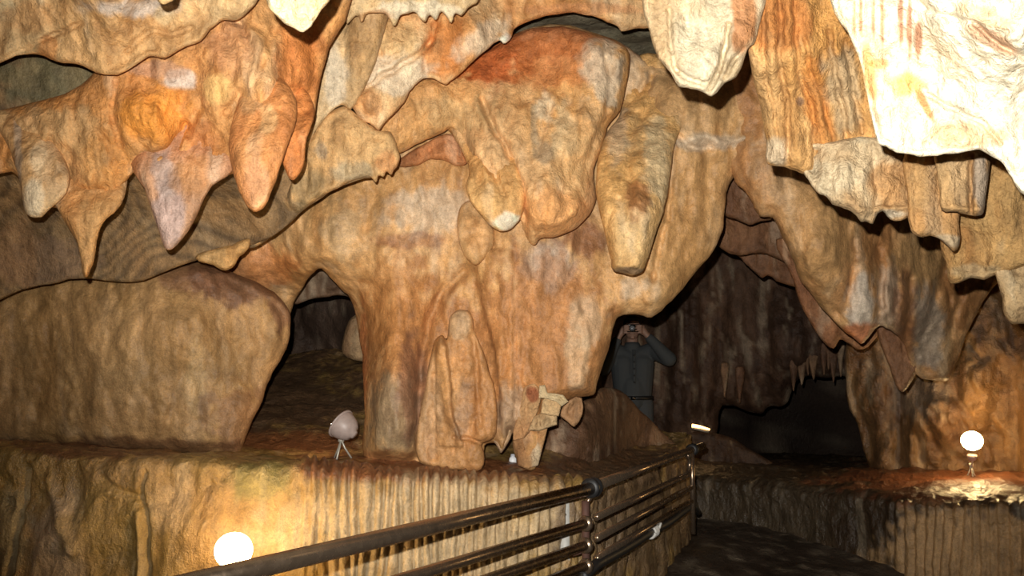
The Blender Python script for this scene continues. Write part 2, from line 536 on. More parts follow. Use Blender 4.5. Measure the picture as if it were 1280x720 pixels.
def ledge_flute(P, U, Vv, sd):
    px, py, _ = unW(P)
    fx = smooth((px - 345) / 60)
    face = smooth((.60 - Vv) / .05)
    jit = fbm(np.stack([px / 60, py / 300, 0 * px + sd], 1), 2) * 2.4 + .8 * fbm(np.stack([px / 18, py / 90, 0 * px + sd], 1), 2)
    a = np.abs(np.sin(px * PI / 12.5 + jit)) ** .8
    amp = .024 * (.6 + .6 * pn(np.stack([px / 40, py / 60, 0 * px + 3], 1)))
    return face * fx * (amp * (a - .5) * 2.0) + face * (1 - fx) * .03 * fbm(P * np.array([2, 2, 2.5]), 3)


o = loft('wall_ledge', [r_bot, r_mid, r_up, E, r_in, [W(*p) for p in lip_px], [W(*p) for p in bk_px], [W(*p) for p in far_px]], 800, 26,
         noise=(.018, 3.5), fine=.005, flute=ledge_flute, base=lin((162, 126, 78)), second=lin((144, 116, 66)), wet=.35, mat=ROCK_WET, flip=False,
         grooves=(([(182, 592), (178, 620), (185, 650), (183, 730)], 3, -.03), ([(176, 640), (174, 680), (172, 740)], 4, .02), ([(130, 600), (150, 612), (178, 622)], 5, -.02),
                  ([(34, 585), (30, 620), (24, 655), (8, 730)], 4, -.035), ([(0, 612), (20, 620), (30, 640)], 5, .02), ([(60, 600), (75, 640), (92, 690)], 6, .02)),
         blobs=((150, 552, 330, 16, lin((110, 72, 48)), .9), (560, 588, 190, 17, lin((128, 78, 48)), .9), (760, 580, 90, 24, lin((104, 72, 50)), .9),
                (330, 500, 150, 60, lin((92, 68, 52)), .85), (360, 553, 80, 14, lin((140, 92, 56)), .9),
                (75, 680, 30, 70, lin((196, 170, 140)), .6), (210, 640, 26, 30, lin((190, 160, 120)), .5), (330, 600, 40, 26, lin((120, 120, 66)), .5),
                (140, 660, 50, 50, lin((168, 136, 76)), .6), (10, 660, 24, 60, lin((168, 150, 112)), .6),
                (560, 665, 220, 60, lin((204, 178, 138)), .7), (785, 650, 90, 80, lin((104, 82, 60)), .85)))
tag(o, kind='structure')

# path floor and the low wall across it
rows = []
for y, z in ((-1.5, -.25), (1.0, -.1), (2.8, .05), (4.2, .22), (5.4, .38), (6.6, .46), (8.2, .42), (10.5, .40), (13, .4)):
    rows.append([(x, y, z + .02 * math.sin(3 * x + y)) for x in (-5, -2.5, -.8, .4, 1.2, 2.2, 3.4, 5.5, 8)])
o = loft('floor', rows, 240, 22, noise=(.02, 3), base=lin((78, 66, 54)), second=lin((58, 48, 40)), wet=.3, mat=ROCK, flip=True)
tag(o, kind='structure')

low_top = [(862, 598, 7.0), (905, 603, 6.75), (960, 610, 6.4), (1020, 617, 6.0), (1070, 622, 5.7), (1120, 629, 5.4), (1180, 633, 5.15), (1280, 634, 4.9), (1420, 640, 4.6), (1600, 660, 4.3)]
lt = [W(*p) for p in low_top]
lb = [drop(e, .2, .05) for e in lt]
lm = [drop(e, e[2] - .10, .015) for e in lt]
l2 = [W(p[0], p[1] - 12, p[2] + .35) for p in low_top]
l3 = [W(*p) for p in [(862, 580, 8.0), (905, 583, 7.9), (960, 586, 7.7), (1020, 588, 7.4), (1070, 590, 7.1), (1120, 592, 6.7), (1180, 596, 6.35), (1280, 600, 5.9), (1420, 606, 5.5), (1600, 622, 5.2)]]
l4 = [W(*p) for p in [(862, 566, 10), (905, 568, 10), (960, 570, 9.8), (1020, 572, 9.3), (1070, 574, 8.6), (1120, 576, 8.0), (1180, 578, 7.6), (1280, 580, 7.2), (1420, 584, 6.8), (1600, 600, 6.4)]]


def low_flute(P, U, Vv, sd):
    px, py, _ = unW(P)
    fx = smooth((px - 1085) / 50); face = smooth((.44 - Vv) / .04)
    jit = fbm(np.stack([px / 50, py / 200, 0 * px + sd], 1), 2) * 2.2
    a = np.abs(np.sin(px * PI / 12.0 + jit))
    return face * fx * .02 * (a - .4) + (1 - face) * .02 * ridged(P * np.array([1.2, 3, 2.0]))


o = loft('wall_low', [lb, lm, lt, l2, l3, l4], 420, 22, noise=(.02, 3), flute=low_flute, base=lin((80, 64, 46)), second=lin((64, 50, 36)), wet=.4, mat=ROCK_WET,
         blobs=((1220, 690, 120, 60, lin((206, 164, 114)), .85), (960, 640, 120, 40, lin((84, 72, 56)), .7), (1200, 605, 150, 26, lin((120, 70, 44)), .8)))
tag(o, kind='structure')

# far walls
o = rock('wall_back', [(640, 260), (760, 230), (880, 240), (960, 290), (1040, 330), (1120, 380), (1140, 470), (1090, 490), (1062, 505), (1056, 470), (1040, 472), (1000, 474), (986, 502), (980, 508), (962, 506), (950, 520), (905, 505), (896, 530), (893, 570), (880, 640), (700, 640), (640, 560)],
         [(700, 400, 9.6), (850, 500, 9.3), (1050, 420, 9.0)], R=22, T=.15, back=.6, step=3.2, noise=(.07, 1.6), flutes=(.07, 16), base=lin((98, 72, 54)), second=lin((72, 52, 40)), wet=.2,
         bulges=((860, 460, 30, 120, .25), (930, 430, 26, 90, .2), (985, 440, 30, 60, .3), (1020, 420, 20, 60, .2)), rough=3)
tag(o, kind='structure')
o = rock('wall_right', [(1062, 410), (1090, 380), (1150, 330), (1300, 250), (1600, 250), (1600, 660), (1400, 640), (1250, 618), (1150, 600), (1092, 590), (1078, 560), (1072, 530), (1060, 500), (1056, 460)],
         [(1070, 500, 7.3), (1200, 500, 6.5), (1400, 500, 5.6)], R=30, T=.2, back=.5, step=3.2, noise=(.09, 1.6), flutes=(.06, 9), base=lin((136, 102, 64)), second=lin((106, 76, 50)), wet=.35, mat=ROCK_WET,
         bulges=((1100, 500, 20, 70, .2), (1150, 520, 30, 60, .05), (1240, 440, 40, 90, .2)), blobs=((1150, 460, 50, 60, lin((150, 132, 112)), .5), (1250, 500, 50, 70, lin((136, 100, 60)), .6)))
tag(o, kind='structure')
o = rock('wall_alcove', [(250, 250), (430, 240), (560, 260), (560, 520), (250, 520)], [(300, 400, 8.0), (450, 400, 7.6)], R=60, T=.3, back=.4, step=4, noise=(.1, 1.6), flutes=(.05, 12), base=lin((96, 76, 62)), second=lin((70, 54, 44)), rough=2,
         bulges=((450, 430, 22, 60, .6),))
tag(o, kind='structure')
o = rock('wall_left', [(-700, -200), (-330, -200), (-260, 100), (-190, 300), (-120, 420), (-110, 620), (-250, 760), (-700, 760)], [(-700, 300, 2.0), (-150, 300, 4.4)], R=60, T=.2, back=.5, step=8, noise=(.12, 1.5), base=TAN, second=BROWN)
tag(o, kind='structure')

# ================================================================== ROCK FORMATIONS
def formation(o, label, cat, group=None): return tag(o, label, cat, group, 'thing')


# --- the great central mass with two arches
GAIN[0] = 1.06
center = rock('rock_column', [(240, 300), (286, 345), (318, 372), (345, 410), (358, 404), (366, 384), (376, 364), (389, 346), (400, 335), (410, 345), (424, 361), (438, 373), (444, 392), (450, 430), (454, 470), (456, 520), (455, 574), (480, 578), (520, 580), (560, 584), (604, 584), (606, 557), (618, 554), (626, 564), (634, 552), (639, 540), (643, 562), (650, 583), (668, 585), (681, 545), (688, 508), (722, 498), (742, 494), (748, 478), (760, 438), (769, 400), (780, 394), (800, 393), (815, 397), (832, 384), (852, 360), (880, 331), (896, 306), (904, 280), (906, 250), (914, 226), (926, 212), (1000, 205), (1010, 130), (970, 92), (900, 84), (835, 84), (812, 77), (795, 65), (770, 51), (735, 38), (700, 30), (665, 33), (635, 46), (600, 66), (560, 100), (520, 120), (470, 130), (410, 180), (350, 240), (300, 280)],
              [(300, 330, 4.85), (345, 408, 5.25), (320, 380, 5.1), (400, 300, 4.6), (460, 560, 4.5), (560, 560, 4.45), (650, 570, 4.4), (740, 470, 4.6), (880, 320, 4.75), (830, 390, 4.6), (920, 200, 4.8), (980, 120, 4.8), (640, 60, 4.75), (790, 70, 4.85), (650, 300, 4.55)],
              R=34, T=.16, back=.55, step=2.6, noise=(.035, 2.6), fine=.008, mat=ROCK_SMOOTH, base=lin((202, 162, 114)), second=lin((194, 150, 98)), wet=.05, patch=1.8, rough=2.2,
              bulges=((490, 300, 60, 120, .10), (492, 470, 32, 130, .24), (690, 420, 80, 110, .10), (830, 280, 40, 110, .12), (860, 150, 60, 60, .12), (640, 380, 30, 150, .05), (330, 340, 40, 40, .06), (420, 290, 26, 60, .06)),
              grooves=(([(594, 326), (598, 360), (606, 395), (616, 432), (623, 480), (626, 550)], 3, .06, 40), ([(580, 338), (552, 368), (534, 410), (524, 470), (522, 575)], 7, -.07), ([(520, 250), (500, 300), (470, 305), (455, 300)], 5, -.015),
                       ([(655, 400), (652, 450), (650, 490)], 3, -.02), ([(632, 400), (634, 440), (628, 470)], 3, -.02), ([(690, 430), (700, 480)], 3, .015), ([(720, 380), (735, 420), (722, 480)], 4, .015),
                       ([(470, 240), (462, 270), (455, 290)], 5, -.02), ([(520, 215), (530, 250), (528, 290)], 6, .025), ([(550, 210), (556, 250)], 5, -.02), ([(840, 180), (838, 250), (826, 300), (815, 350)], 4, -.04),
                       ([(850, 180), (880, 170), (905, 180), (930, 172)], 5, .03), ([(848, 170), (870, 186), (890, 184)], 4, -.03), ([(815, 95), (800, 130), (770, 170)], 4, -.05), ([(868, 200), (872, 250), (862, 290)], 8, .03)),
              blobs=((610, 455, 190, 120, lin((174, 120, 72)), .85), (540, 260, 60, 40, lin((206, 184, 156)), .75), (430, 290, 30, 40, lin((196, 168, 128)), .6), (330, 330, 50, 26, lin((190, 120, 66)), .7), (495, 380, 40, 70, lin((186, 130, 76)), .6),
                     (490, 520, 34, 56, lin((150, 132, 104)), .75), (454, 470, 5, 80, lin((200, 124, 78)), .5), (470, 575, 60, 14, lin((170, 110, 64)), .7), (515, 480, 18, 60, lin((136, 96, 72)), .7),
                     (520, 300, 50, 10, lin((150, 100, 70)), .55), (690, 330, 30, 24, lin((168, 154, 140)), .8), (735, 300, 24, 26, lin((128, 84, 56)), .8), (700, 420, 70, 90, lin((180, 126, 78)), .6),
                     (735, 400, 20, 30, lin((214, 186, 150)), .55), (722, 450, 14, 34, lin((216, 188, 150)), .5), (790, 360, 24, 14, lin((206, 184, 156)), .6), (640, 520, 24, 50, lin((166, 146, 122)), .6),
                     (890, 178, 50, 12, lin((206, 192, 170)), .6), (870, 130, 60, 30, lin((176, 138, 92)), .7), (860, 300, 30, 90, lin((192, 144, 90)), .6), (650, 60, 110, 26, lin((176, 92, 44)), .85), (760, 90, 40, 30, lin((200, 176, 146)), .6)))
formation(center, 'huge tan flowstone mass in the middle standing between two dark arches', 'rock column')

o = rock('stalagmite', [(524, 578), (519, 556), (524, 520), (534, 470), (541, 432), (552, 418), (558, 426), (562, 398), (573, 388), (588, 392), (593, 412), (604, 440), (617, 478), (622, 520), (618, 548), (603, 554), (606, 566), (602, 586), (580, 588), (545, 584)], [(560, 420, 4.36), (560, 560, 4.30)], R=14, T=.07, back=.2, step=1.9,
         noise=(.022, 3.5), base=lin((188, 142, 92)), second=lin((178, 128, 80)), mat=ROCK_SMOOTH, flutes=(.012, 34), rough=1.4,
         grooves=(([(557, 424), (564, 465), (566, 500), (571, 530), (578, 546)], 2.5, .07, -26), ([(568, 546), (588, 548), (603, 555)], 2.2, -.03), ([(541, 470), (550, 500), (556, 540)], 4, -.015), ([(592, 420), (597, 480), (600, 530)], 4, -.025)),
         blobs=((580, 520, 12, 34, lin((150, 122, 96)), .6), (573, 408, 16, 20, lin((190, 160, 124)), .7), (538, 520, 14, 60, lin((186, 150, 112)), .55), (585, 570, 24, 14, lin((186, 138, 88)), .6)))
formation(o, 'pointed tan stalagmite lobes leaning on the base of the central rock mass', 'stalagmite')

o = rock('flowstone_bulb', [(574, 262), (586, 250), (604, 262), (616, 282), (618, 304), (608, 320), (594, 332), (580, 318), (572, 296)], 4.42, sink=(250, 315, .10), R=26, T=.09, back=.14, step=2.2, noise=(.014, 4), base=lin((204, 164, 114)), second=lin((196, 150, 98)), mat=ROCK_SMOOTH, rough=1)
formation(o, 'smooth rounded bulb of tan flowstone under the cut pale stalactite tip', 'flowstone bulb')

# broken column at the foot
col = empty('broken_column', V(664, 584, 4.3).to_tuple())
tag(col, 'thin broken column with notched blocky top standing on the ledge', 'rock column')
M0 = Matrix.Translation(-col.location)


def under(o, root):
    o.data.transform(Matrix.Translation(-root.location)); o.parent = root


for nm, ol, d, T_, cb, c2, bl in (
        ('shaft', [(642, 551), (642.5, 538), (647, 518), (652, 503), (655.5, 484), (660, 481), (667, 480), (673, 485), (676, 499), (671, 517), (668, 524), (662, 540), (656, 547)], 4.33, .05, (196, 158, 112), (180, 132, 88), ((665, 492, 7, 10, lin((150, 84, 52)), .85),)),
        ('foot', [(641, 551), (650, 548), (659, 541), (670, 534), (685, 532), (681, 550), (676, 570), (672, 583), (660, 587), (648, 583), (646, 570)], 4.36, .06, (190, 146, 98), (176, 130, 86), ((670, 566, 8, 18, lin((196, 180, 150)), .7),)),
        ('broken_block', [(660, 538), (667, 521), (677, 515), (684, 517), (696, 520), (696, 532), (687, 534), (673, 539)], 4.30, .05, (196, 166, 124), (176, 138, 96), ()),
        ('broken_block', [(676, 518), (678, 500), (681, 496), (690, 499), (698, 502), (702, 508), (699, 521), (688, 520)], 4.27, .05, (214, 184, 138), (190, 150, 104), ()),
        ('broken_block', [(674, 497), (675, 482), (682, 481), (684, 491), (694, 493), (704, 494), (711, 502), (702, 509), (695, 503), (681, 498)], 4.24, .04, (206, 182, 140), (184, 156, 116), ())):
    o = rock(nm, ol, d, R=3.5, T=T_ * .55, back=.12, step=1.2, noise=(.022, 9), fine=.014, base=lin(cb) * .9, second=lin(c2) * .9, mat=ROCK_ROUGH, rough=1.3, sub=1, blobs=bl)
    under(o, col)
o = rock('stalactite', [(700, 521), (703, 509), (713, 500), (727, 497), (728, 518), (717, 534), (708, 526)], 4.42, R=5, T=.04, back=.1, step=1.4, noise=(.03, 9), base=lin((170, 132, 96)), second=lin((156, 118, 82)), rough=1.2, sub=2)
formation(o, 'stubby lump stalactite beside the broken column', 'stalactite')
o = rock('stalactite', [(614, 530), (622, 515), (634, 512), (642, 530), (638, 548), (630, 562), (626, 567), (620, 556), (615, 548)], 4.40, R=11, T=.05, back=.08, step=1.6, noise=(.01, 8), base=lin((180, 148, 112)), second=lin((160, 130, 104)), rough=1.2)
formation(o, 'small grey-tan spike pointing down into the gap over the ledge', 'stalactite')

# --- dome and hanging lobes of the centre
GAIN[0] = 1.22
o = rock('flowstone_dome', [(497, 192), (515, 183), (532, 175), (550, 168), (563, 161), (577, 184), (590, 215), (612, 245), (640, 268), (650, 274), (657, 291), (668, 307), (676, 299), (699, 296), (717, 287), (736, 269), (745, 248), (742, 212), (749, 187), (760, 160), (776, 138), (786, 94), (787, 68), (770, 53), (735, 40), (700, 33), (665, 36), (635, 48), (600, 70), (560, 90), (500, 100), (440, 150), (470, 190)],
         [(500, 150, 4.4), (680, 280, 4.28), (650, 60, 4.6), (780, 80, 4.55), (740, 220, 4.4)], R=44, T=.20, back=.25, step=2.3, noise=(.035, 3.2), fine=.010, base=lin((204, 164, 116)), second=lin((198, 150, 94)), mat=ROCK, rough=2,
         bulges=((690, 240, 50, 70, .14), (610, 180, 24, 60, .07), (655, 130, 60, 40, .08), (740, 110, 26, 60, .07)),
         grooves=(([(602, 122), (612, 150), (630, 180), (650, 230), (656, 285)], 4, -.05), ([(690, 130), (680, 160), (672, 190)], 5, -.03), ([(755, 60), (762, 100), (758, 140), (742, 180)], 4, -.03), ([(770, 70), (774, 110), (766, 150)], 4, .02), ([(700, 200), (720, 170), (728, 140)], 6, .02)),
         blobs=((600, 78, 70, 28, lin((180, 92, 42)), .9), (680, 50, 80, 20, lin((150, 84, 44)), .8), (700, 85, 60, 34, lin((190, 116, 62)), .7), (755, 90, 26, 46, lin((206, 186, 158)), .8), (668, 150, 5, 34, lin((134, 126, 106)), .55), (680, 190, 10, 14, lin((134, 122, 102)), .55),
                (682, 135, 14, 22, lin((226, 206, 172)), .7), (705, 160, 16, 34, lin((222, 196, 152)), .6), (690, 265, 40, 30, lin((210, 150, 92)), .7), (720, 200, 20, 40, lin((206, 164, 110)), .5), (560, 140, 50, 26, lin((190, 156, 108)), .7)))
formation(o, 'broad rust-stained flowstone dome with rounded lobes over the central wall', 'flowstone dome')

o = rock('stalactite', [(548, 150), (562, 163), (570, 176), (579, 192), (587, 212), (582, 234), (590, 256), (606, 274), (620, 287), (636, 288), (648, 277), (655, 262), (658, 225), (646, 175), (616, 128), (580, 118), (555, 130)], 4.18, sink=(118, 262, .34), R=26, T=.12, back=.25, step=2, noise=(.022, 4), base=lin((208, 164, 106)), second=lin((196, 146, 88)), rough=1.5, grooves=(([(590, 170), (612, 205), (630, 245)], 4, -.03), ([(575, 150), (600, 190), (608, 230)], 4, .02)),
         blobs=((634, 280, 18, 9, lin((228, 214, 188)), .95), (640, 274, 12, 8, lin((228, 214, 188)), .9)))
formation(o, 'slanting stalactite with a pale broken tip on the dome beside the small cavity', 'stalactite')

o = rock('stalactite', [(812, 66), (788, 78), (778, 120), (774, 145), (758, 166), (748, 190), (745, 240), (751, 270), (757, 296), (763, 326), (766, 338), (778, 342), (790, 344), (804, 339), (811, 321), (822, 287), (831, 257), (839, 217), (846, 175), (866, 120), (856, 80)], [(790, 120, 4.45), (790, 340, 4.14)], sink=(85, 215, .42), R=38, T=.16, back=.28, step=2.1, noise=(.022, 3.5), base=lin((206, 172, 122)), second=lin((200, 156, 98)), rough=1.4,
         bulges=((800, 230, 22, 60, .05),), grooves=(([(806, 140), (792, 165), (786, 200), (790, 250)], 5, -.03), ([(766, 328), (785, 334), (806, 328)], 3, .015)),
         blobs=((797, 245, 18, 26, lin((150, 98, 56)), .8), (788, 340, 26, 6, lin((128, 104, 80)), .9), (770, 170, 16, 40, lin((206, 180, 146)), .6), (820, 190, 14, 60, lin((204, 184, 146)), .6)))
formation(o, 'long tan stalactite with a flat cut-off bottom beside the dome', 'stalactite')

o = rock('rock_ledge', [(496, 206), (505, 194), (520, 186), (545, 172), (565, 168), (578, 190), (584, 205), (570, 206), (555, 200), (540, 198), (525, 206), (512, 209)], 4.52, R=14, T=.07, back=.2, step=2, noise=(.05, 6), base=lin((176, 118, 74)), second=lin((136, 96, 64)), rough=1.5)
formation(o, 'small rust-orange rock lip inside the shallow cavity under the dome', 'rock ledge')

# --- right-hand curtain beyond the arch
GAIN[0] = 1.0
o = rock('flowstone_curtain', [(905, 120), (910, 205), (918, 226), (931, 240), (941, 255), (950, 270), (964, 271), (975, 287), (987, 316), (1002, 350), (1025, 384), (1054, 412), (1068, 424), (1076, 431), (1086, 421), (1098, 407), (1111, 413), (1122, 421), (1132, 436), (1140, 462), (1152, 472), (1180, 476), (1192, 462), (1204, 430), (1222, 390), (1250, 350), (1300, 320), (1350, 180), (1200, 60), (1000, 40), (920, 80)],
         [(930, 200, 4.75), (980, 280, 4.7), (1075, 400, 4.8), (1170, 450, 5.4), (1250, 330, 5.4)], R=34, T=.18, back=.5, step=2.6, noise=(.04, 2.6), fine=.008, mat=ROCK_SMOOTH, base=lin((186, 146, 100)), second=lin((176, 128, 82)), rough=2,
         bulges=((960, 200, 30, 60, .08), (1030, 310, 40, 70, .12), (1075, 350, 30, 60, .08), (1150, 400, 30, 60, .06)), grooves=(([(1098, 405), (1102, 360), (1098, 310)], 5, -.05), ([(1070, 300), (1065, 350), (1058, 390)], 4, -.025), ([(1140, 350), (1135, 400), (1128, 440)], 6, -.06), ([(1180, 340), (1160, 400), (1150, 440)], 5, -.04), ([(1205, 360), (1188, 420)], 4, -.03), ([(1085, 340), (1082, 390)], 4, .02)),
         blobs=((1075, 380, 16, 44, lin((206, 196, 180)), .7), (1112, 380, 14, 50, lin((190, 168, 146)), .6), (1076, 420, 24, 14, lin((196, 112, 56)), .8), (1160, 410, 20, 50, lin((166, 154, 138)), .7), (1030, 300, 40, 70, lin((190, 146, 94)), .6), (960, 200, 30, 50, lin((190, 156, 116)), .5), (1150, 320, 40, 30, lin((190, 148, 96)), .5), (1130, 400, 14, 60, lin((140, 88, 56)), .6)))
formation(o, 'wide draped curtain of tan stone ending in a wet orange point over the dark passage', 'flowstone curtain')
o = rock('flowstone_curtain', [(1096, 400), (1100, 430), (1112, 460), (1120, 482), (1128, 490), (1136, 484), (1144, 468), (1160, 440), (1150, 400), (1120, 390)], 5.35, R=16, T=.1, back=.2, step=2.4, noise=(.02, 3), base=lin((150, 108, 74)), second=lin((130, 90, 62)), wet=.3, rough=1.4)
formation(o, 'dim brown hanging lobe behind the wet orange point of the draped curtain', 'flowstone curtain')
o = rock('flowstone_curtain', [(970, 300), (985, 335), (1000, 380), (1014, 408), (1030, 428), (1043, 436), (1050, 424), (1062, 430), (1072, 438), (1090, 430), (1100, 405), (1060, 360), (1010, 300)], 5.7, R=18, T=.1, back=.3, step=2.4, noise=(.03, 3), base=lin((160, 112, 74)), second=lin((140, 92, 60)), rough=2)
formation(o, 'ragged brown edge of stone behind the draped curtain inside the passage', 'flowstone curtain')
for (ol, d, lab, cb) in (
        ([(880, 238), (905, 268), (920, 274), (936, 281), (950, 276), (966, 271), (975, 240), (930, 200)], 5.3, 'tan stone fold high in the mouth of the dark passage', (176, 132, 88)),
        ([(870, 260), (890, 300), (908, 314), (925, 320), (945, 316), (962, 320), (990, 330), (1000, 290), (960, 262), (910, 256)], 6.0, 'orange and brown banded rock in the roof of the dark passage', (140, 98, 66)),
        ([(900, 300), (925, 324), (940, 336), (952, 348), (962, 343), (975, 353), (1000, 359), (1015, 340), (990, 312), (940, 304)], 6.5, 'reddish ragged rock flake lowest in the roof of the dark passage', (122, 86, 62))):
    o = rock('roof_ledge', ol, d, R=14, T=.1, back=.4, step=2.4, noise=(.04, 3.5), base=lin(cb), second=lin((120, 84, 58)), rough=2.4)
    formation(o, lab, 'rock ledge')

# drips along the back wall
drip_xy = [(1002, 482, 9), (1017, 475, 9), (1030, 470, 7), (1042, 479, 7), (992, 490, 7), (1051, 472, 6), (906, 500, 6), (925, 505, 7), (1010, 470, 6), (1036, 466, 5)]
for k, (x, y, w) in enumerate(drip_xy):
    o = rock('small_stalactite', [(x - w * .8, y - 46), (x - w * .55, y - 20), (x - w * .2, y - 4), (x, y), (x + w * .2, y - 5), (x + w * .55, y - 22), (x + w * .8, y - 46)], 8.75, R=6, T=.05, back=.06, step=1.5, noise=(.01, 5), base=lin((140, 108, 80)), second=lin((110, 80, 60)), rough=.8)
    formation(o, 'small pointed dark stalactite in the fringe above the black hollow at the back', 'stalactite', 'fringe of drips on the far wall')

# --- boulder on the ledge
GAIN[0] = 1.05
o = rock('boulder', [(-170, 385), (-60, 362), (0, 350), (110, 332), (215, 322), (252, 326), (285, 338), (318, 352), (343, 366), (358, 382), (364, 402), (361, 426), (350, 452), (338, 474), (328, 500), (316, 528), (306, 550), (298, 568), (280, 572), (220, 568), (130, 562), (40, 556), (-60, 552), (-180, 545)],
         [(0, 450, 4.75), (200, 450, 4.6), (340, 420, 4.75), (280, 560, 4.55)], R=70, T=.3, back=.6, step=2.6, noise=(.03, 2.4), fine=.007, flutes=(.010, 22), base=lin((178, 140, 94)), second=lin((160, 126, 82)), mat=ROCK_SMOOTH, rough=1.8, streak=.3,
         bulges=((150, 430, 120, 90, .08), (250, 420, 60, 60, .06)), grooves=(([(232, 440), (226, 480), (212, 520), (200, 560)], 6, -.02), ([(250, 335), (300, 350), (340, 372)], 6, .02)),
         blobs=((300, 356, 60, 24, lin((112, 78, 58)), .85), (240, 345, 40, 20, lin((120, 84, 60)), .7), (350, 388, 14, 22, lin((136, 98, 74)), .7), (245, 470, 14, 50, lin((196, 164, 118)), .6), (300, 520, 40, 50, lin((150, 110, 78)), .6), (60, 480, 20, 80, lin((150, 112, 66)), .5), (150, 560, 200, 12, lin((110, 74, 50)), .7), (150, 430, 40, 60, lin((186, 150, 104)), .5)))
formation(o, 'massive smooth rounded tan boulder on the ledge under the low banded ceiling', 'boulder')

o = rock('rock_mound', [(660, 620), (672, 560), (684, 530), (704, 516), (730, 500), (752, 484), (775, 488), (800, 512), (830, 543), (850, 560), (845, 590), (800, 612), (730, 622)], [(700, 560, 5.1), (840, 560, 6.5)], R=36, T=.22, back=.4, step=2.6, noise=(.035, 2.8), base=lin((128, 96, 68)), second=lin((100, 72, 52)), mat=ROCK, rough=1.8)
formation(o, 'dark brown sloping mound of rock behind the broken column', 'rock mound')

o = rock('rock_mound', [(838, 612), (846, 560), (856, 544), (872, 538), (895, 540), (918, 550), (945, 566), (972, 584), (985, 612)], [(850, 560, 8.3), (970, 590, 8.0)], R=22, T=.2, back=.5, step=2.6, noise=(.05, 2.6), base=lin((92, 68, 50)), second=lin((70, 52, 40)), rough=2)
formation(o, 'low dark mound of rock far down the passage carrying the small glowing strip', 'rock mound')
o = rock('roof_ledge', [(350, 300), (352, 380), (372, 380), (390, 374), (410, 371), (428, 369), (444, 376), (470, 380), (470, 300)], 5.6, R=8, T=.06, back=.4, step=2.4, noise=(.04, 3), base=lin((104, 78, 56)), second=lin((84, 62, 46)), rough=1.5)
formation(o, 'brown roof edge showing at the peak of the left arch', 'rock ledge')
o = rock('rock_lump', [(428, 442), (430, 415), (438, 398), (450, 392), (480, 396), (485, 450), (450, 452)], 6.3, R=14, T=.1, back=.3, step=2.4, noise=(.03, 3), base=lin((170, 140, 104)), second=lin((140, 110, 80)), rough=1.5)
formation(o, 'pale lump of rock half hidden inside the left arch', 'rock lump')
# --- near-left hanging ceiling
o = rock('hanging_ceiling', [(-220, 120), (-240, 460), (-100, 420), (0, 374), (40, 359), (75, 353), (110, 347), (150, 354), (180, 351), (215, 336), (245, 326), (285, 317), (340, 296), (380, 263), (411, 241), (455, 223), (470, 220), (440, 212), (400, 222), (378, 196), (330, 130), (220, 90), (100, 50), (-40, 60)],
         [(0, 370, 4.25), (110, 345, 4.2), (250, 325, 4.2), (420, 240, 4.1), (480, 210, 4.1), (50, 100, 3.75), (250, 120, 3.6), (400, 120, 3.85)], R=12, T=.04, back=.35, step=2.6, noise=(.022, 1.3), fine=.006, base=lin((136, 110, 76)), second=lin((146, 114, 76)), rough=1.8, bands=(lin((72, 58, 42)), .6, 36), streak=.15,
         blobs=((50, 330, 60, 26, lin((132, 106, 82)), .7), (20, 320, 26, 40, lin((160, 122, 84)), .6), (60, 100, 90, 30, lin((112, 108, 78)), .6), (430, 180, 40, 40, lin((160, 132, 90)), .6)))
formation(o, 'low grey-brown limestone roof with swirling bands above the boulder', 'rock overhang')
o = rock('rock_lump', [(244, 322), (262, 314), (290, 306), (312, 298), (312, 308), (300, 320), (292, 332), (282, 339), (266, 332)], 4.08, R=12, T=.06, back=.15, step=2, noise=(.015, 5), base=lin((200, 140, 76)), second=lin((190, 150, 96)), rough=1.5)
formation(o, 'small orange lump hanging at the edge of the banded roof over the boulder', 'rock lump')

o = rock('hanging_rock', [(-220, 160), (-100, 138), (0, 137), (40, 129), (80, 118), (112, 98), (150, 60), (240, 30), (300, -30), (460, -140), (470, -40), (440, 0), (431, 26), (412, 60), (401, 97), (394, 139), (384, 172), (372, 186), (350, 190), (330, 214), (290, 217), (262, 232), (240, 245), (200, 238), (178, 206), (160, 224), (140, 252), (80, 262), (40, 250), (15, 215), (-60, 240), (-220, 260)],
         [(0, 180, 3.55), (150, 150, 3.45), (300, 100, 3.4), (420, 40, 3.6), (400, 140, 3.6)], R=34, T=.16, back=.3, step=2.4, noise=(.04, 3.0), fine=.012, base=lin((200, 148, 92)), second=lin((196, 134, 74)), rough=2.2,
         bulges=((180, 150, 40, 40, .08), (330, 120, 40, 60, .05), (60, 170, 40, 40, .06), (260, 200, 40, 40, .03)), grooves=(([(145, 100), (142, 140), (150, 180)], 5, -.03), ([(300, 30), (312, 60), (306, 110), (285, 140)], 6, -.03), ([(232, 155), (215, 185), (190, 195), (175, 206)], 5, -.05), ([(340, 40), (325, 80), (316, 110)], 5, -.025), ([(245, 140), (235, 170)], 5, -.03)),
         blobs=((195, 145, 46, 36, lin((224, 146, 62)), .9), (225, 98, 22, 12, lin((222, 206, 190)), .85), (270, 110, 16, 18, lin((222, 178, 112)), .8), (195, 88, 40, 12, lin((180, 140, 112)), .7), (375, 70, 26, 80, lin((196, 118, 58)), .8), (60, 160, 60, 30, lin((206, 166, 114)), .7), (130, 205, 40, 40, lin((192, 136, 74)), .6), (60, 210, 60, 40, lin((208, 164, 110)), .6), (285, 60, 26, 30, lin((180, 130, 92)), .6), (250, 180, 20, 30, lin((186, 116, 66)), .6)))
formation(o, 'orange and tan hanging rock bearing the large drooping stalactites', 'hanging rock')

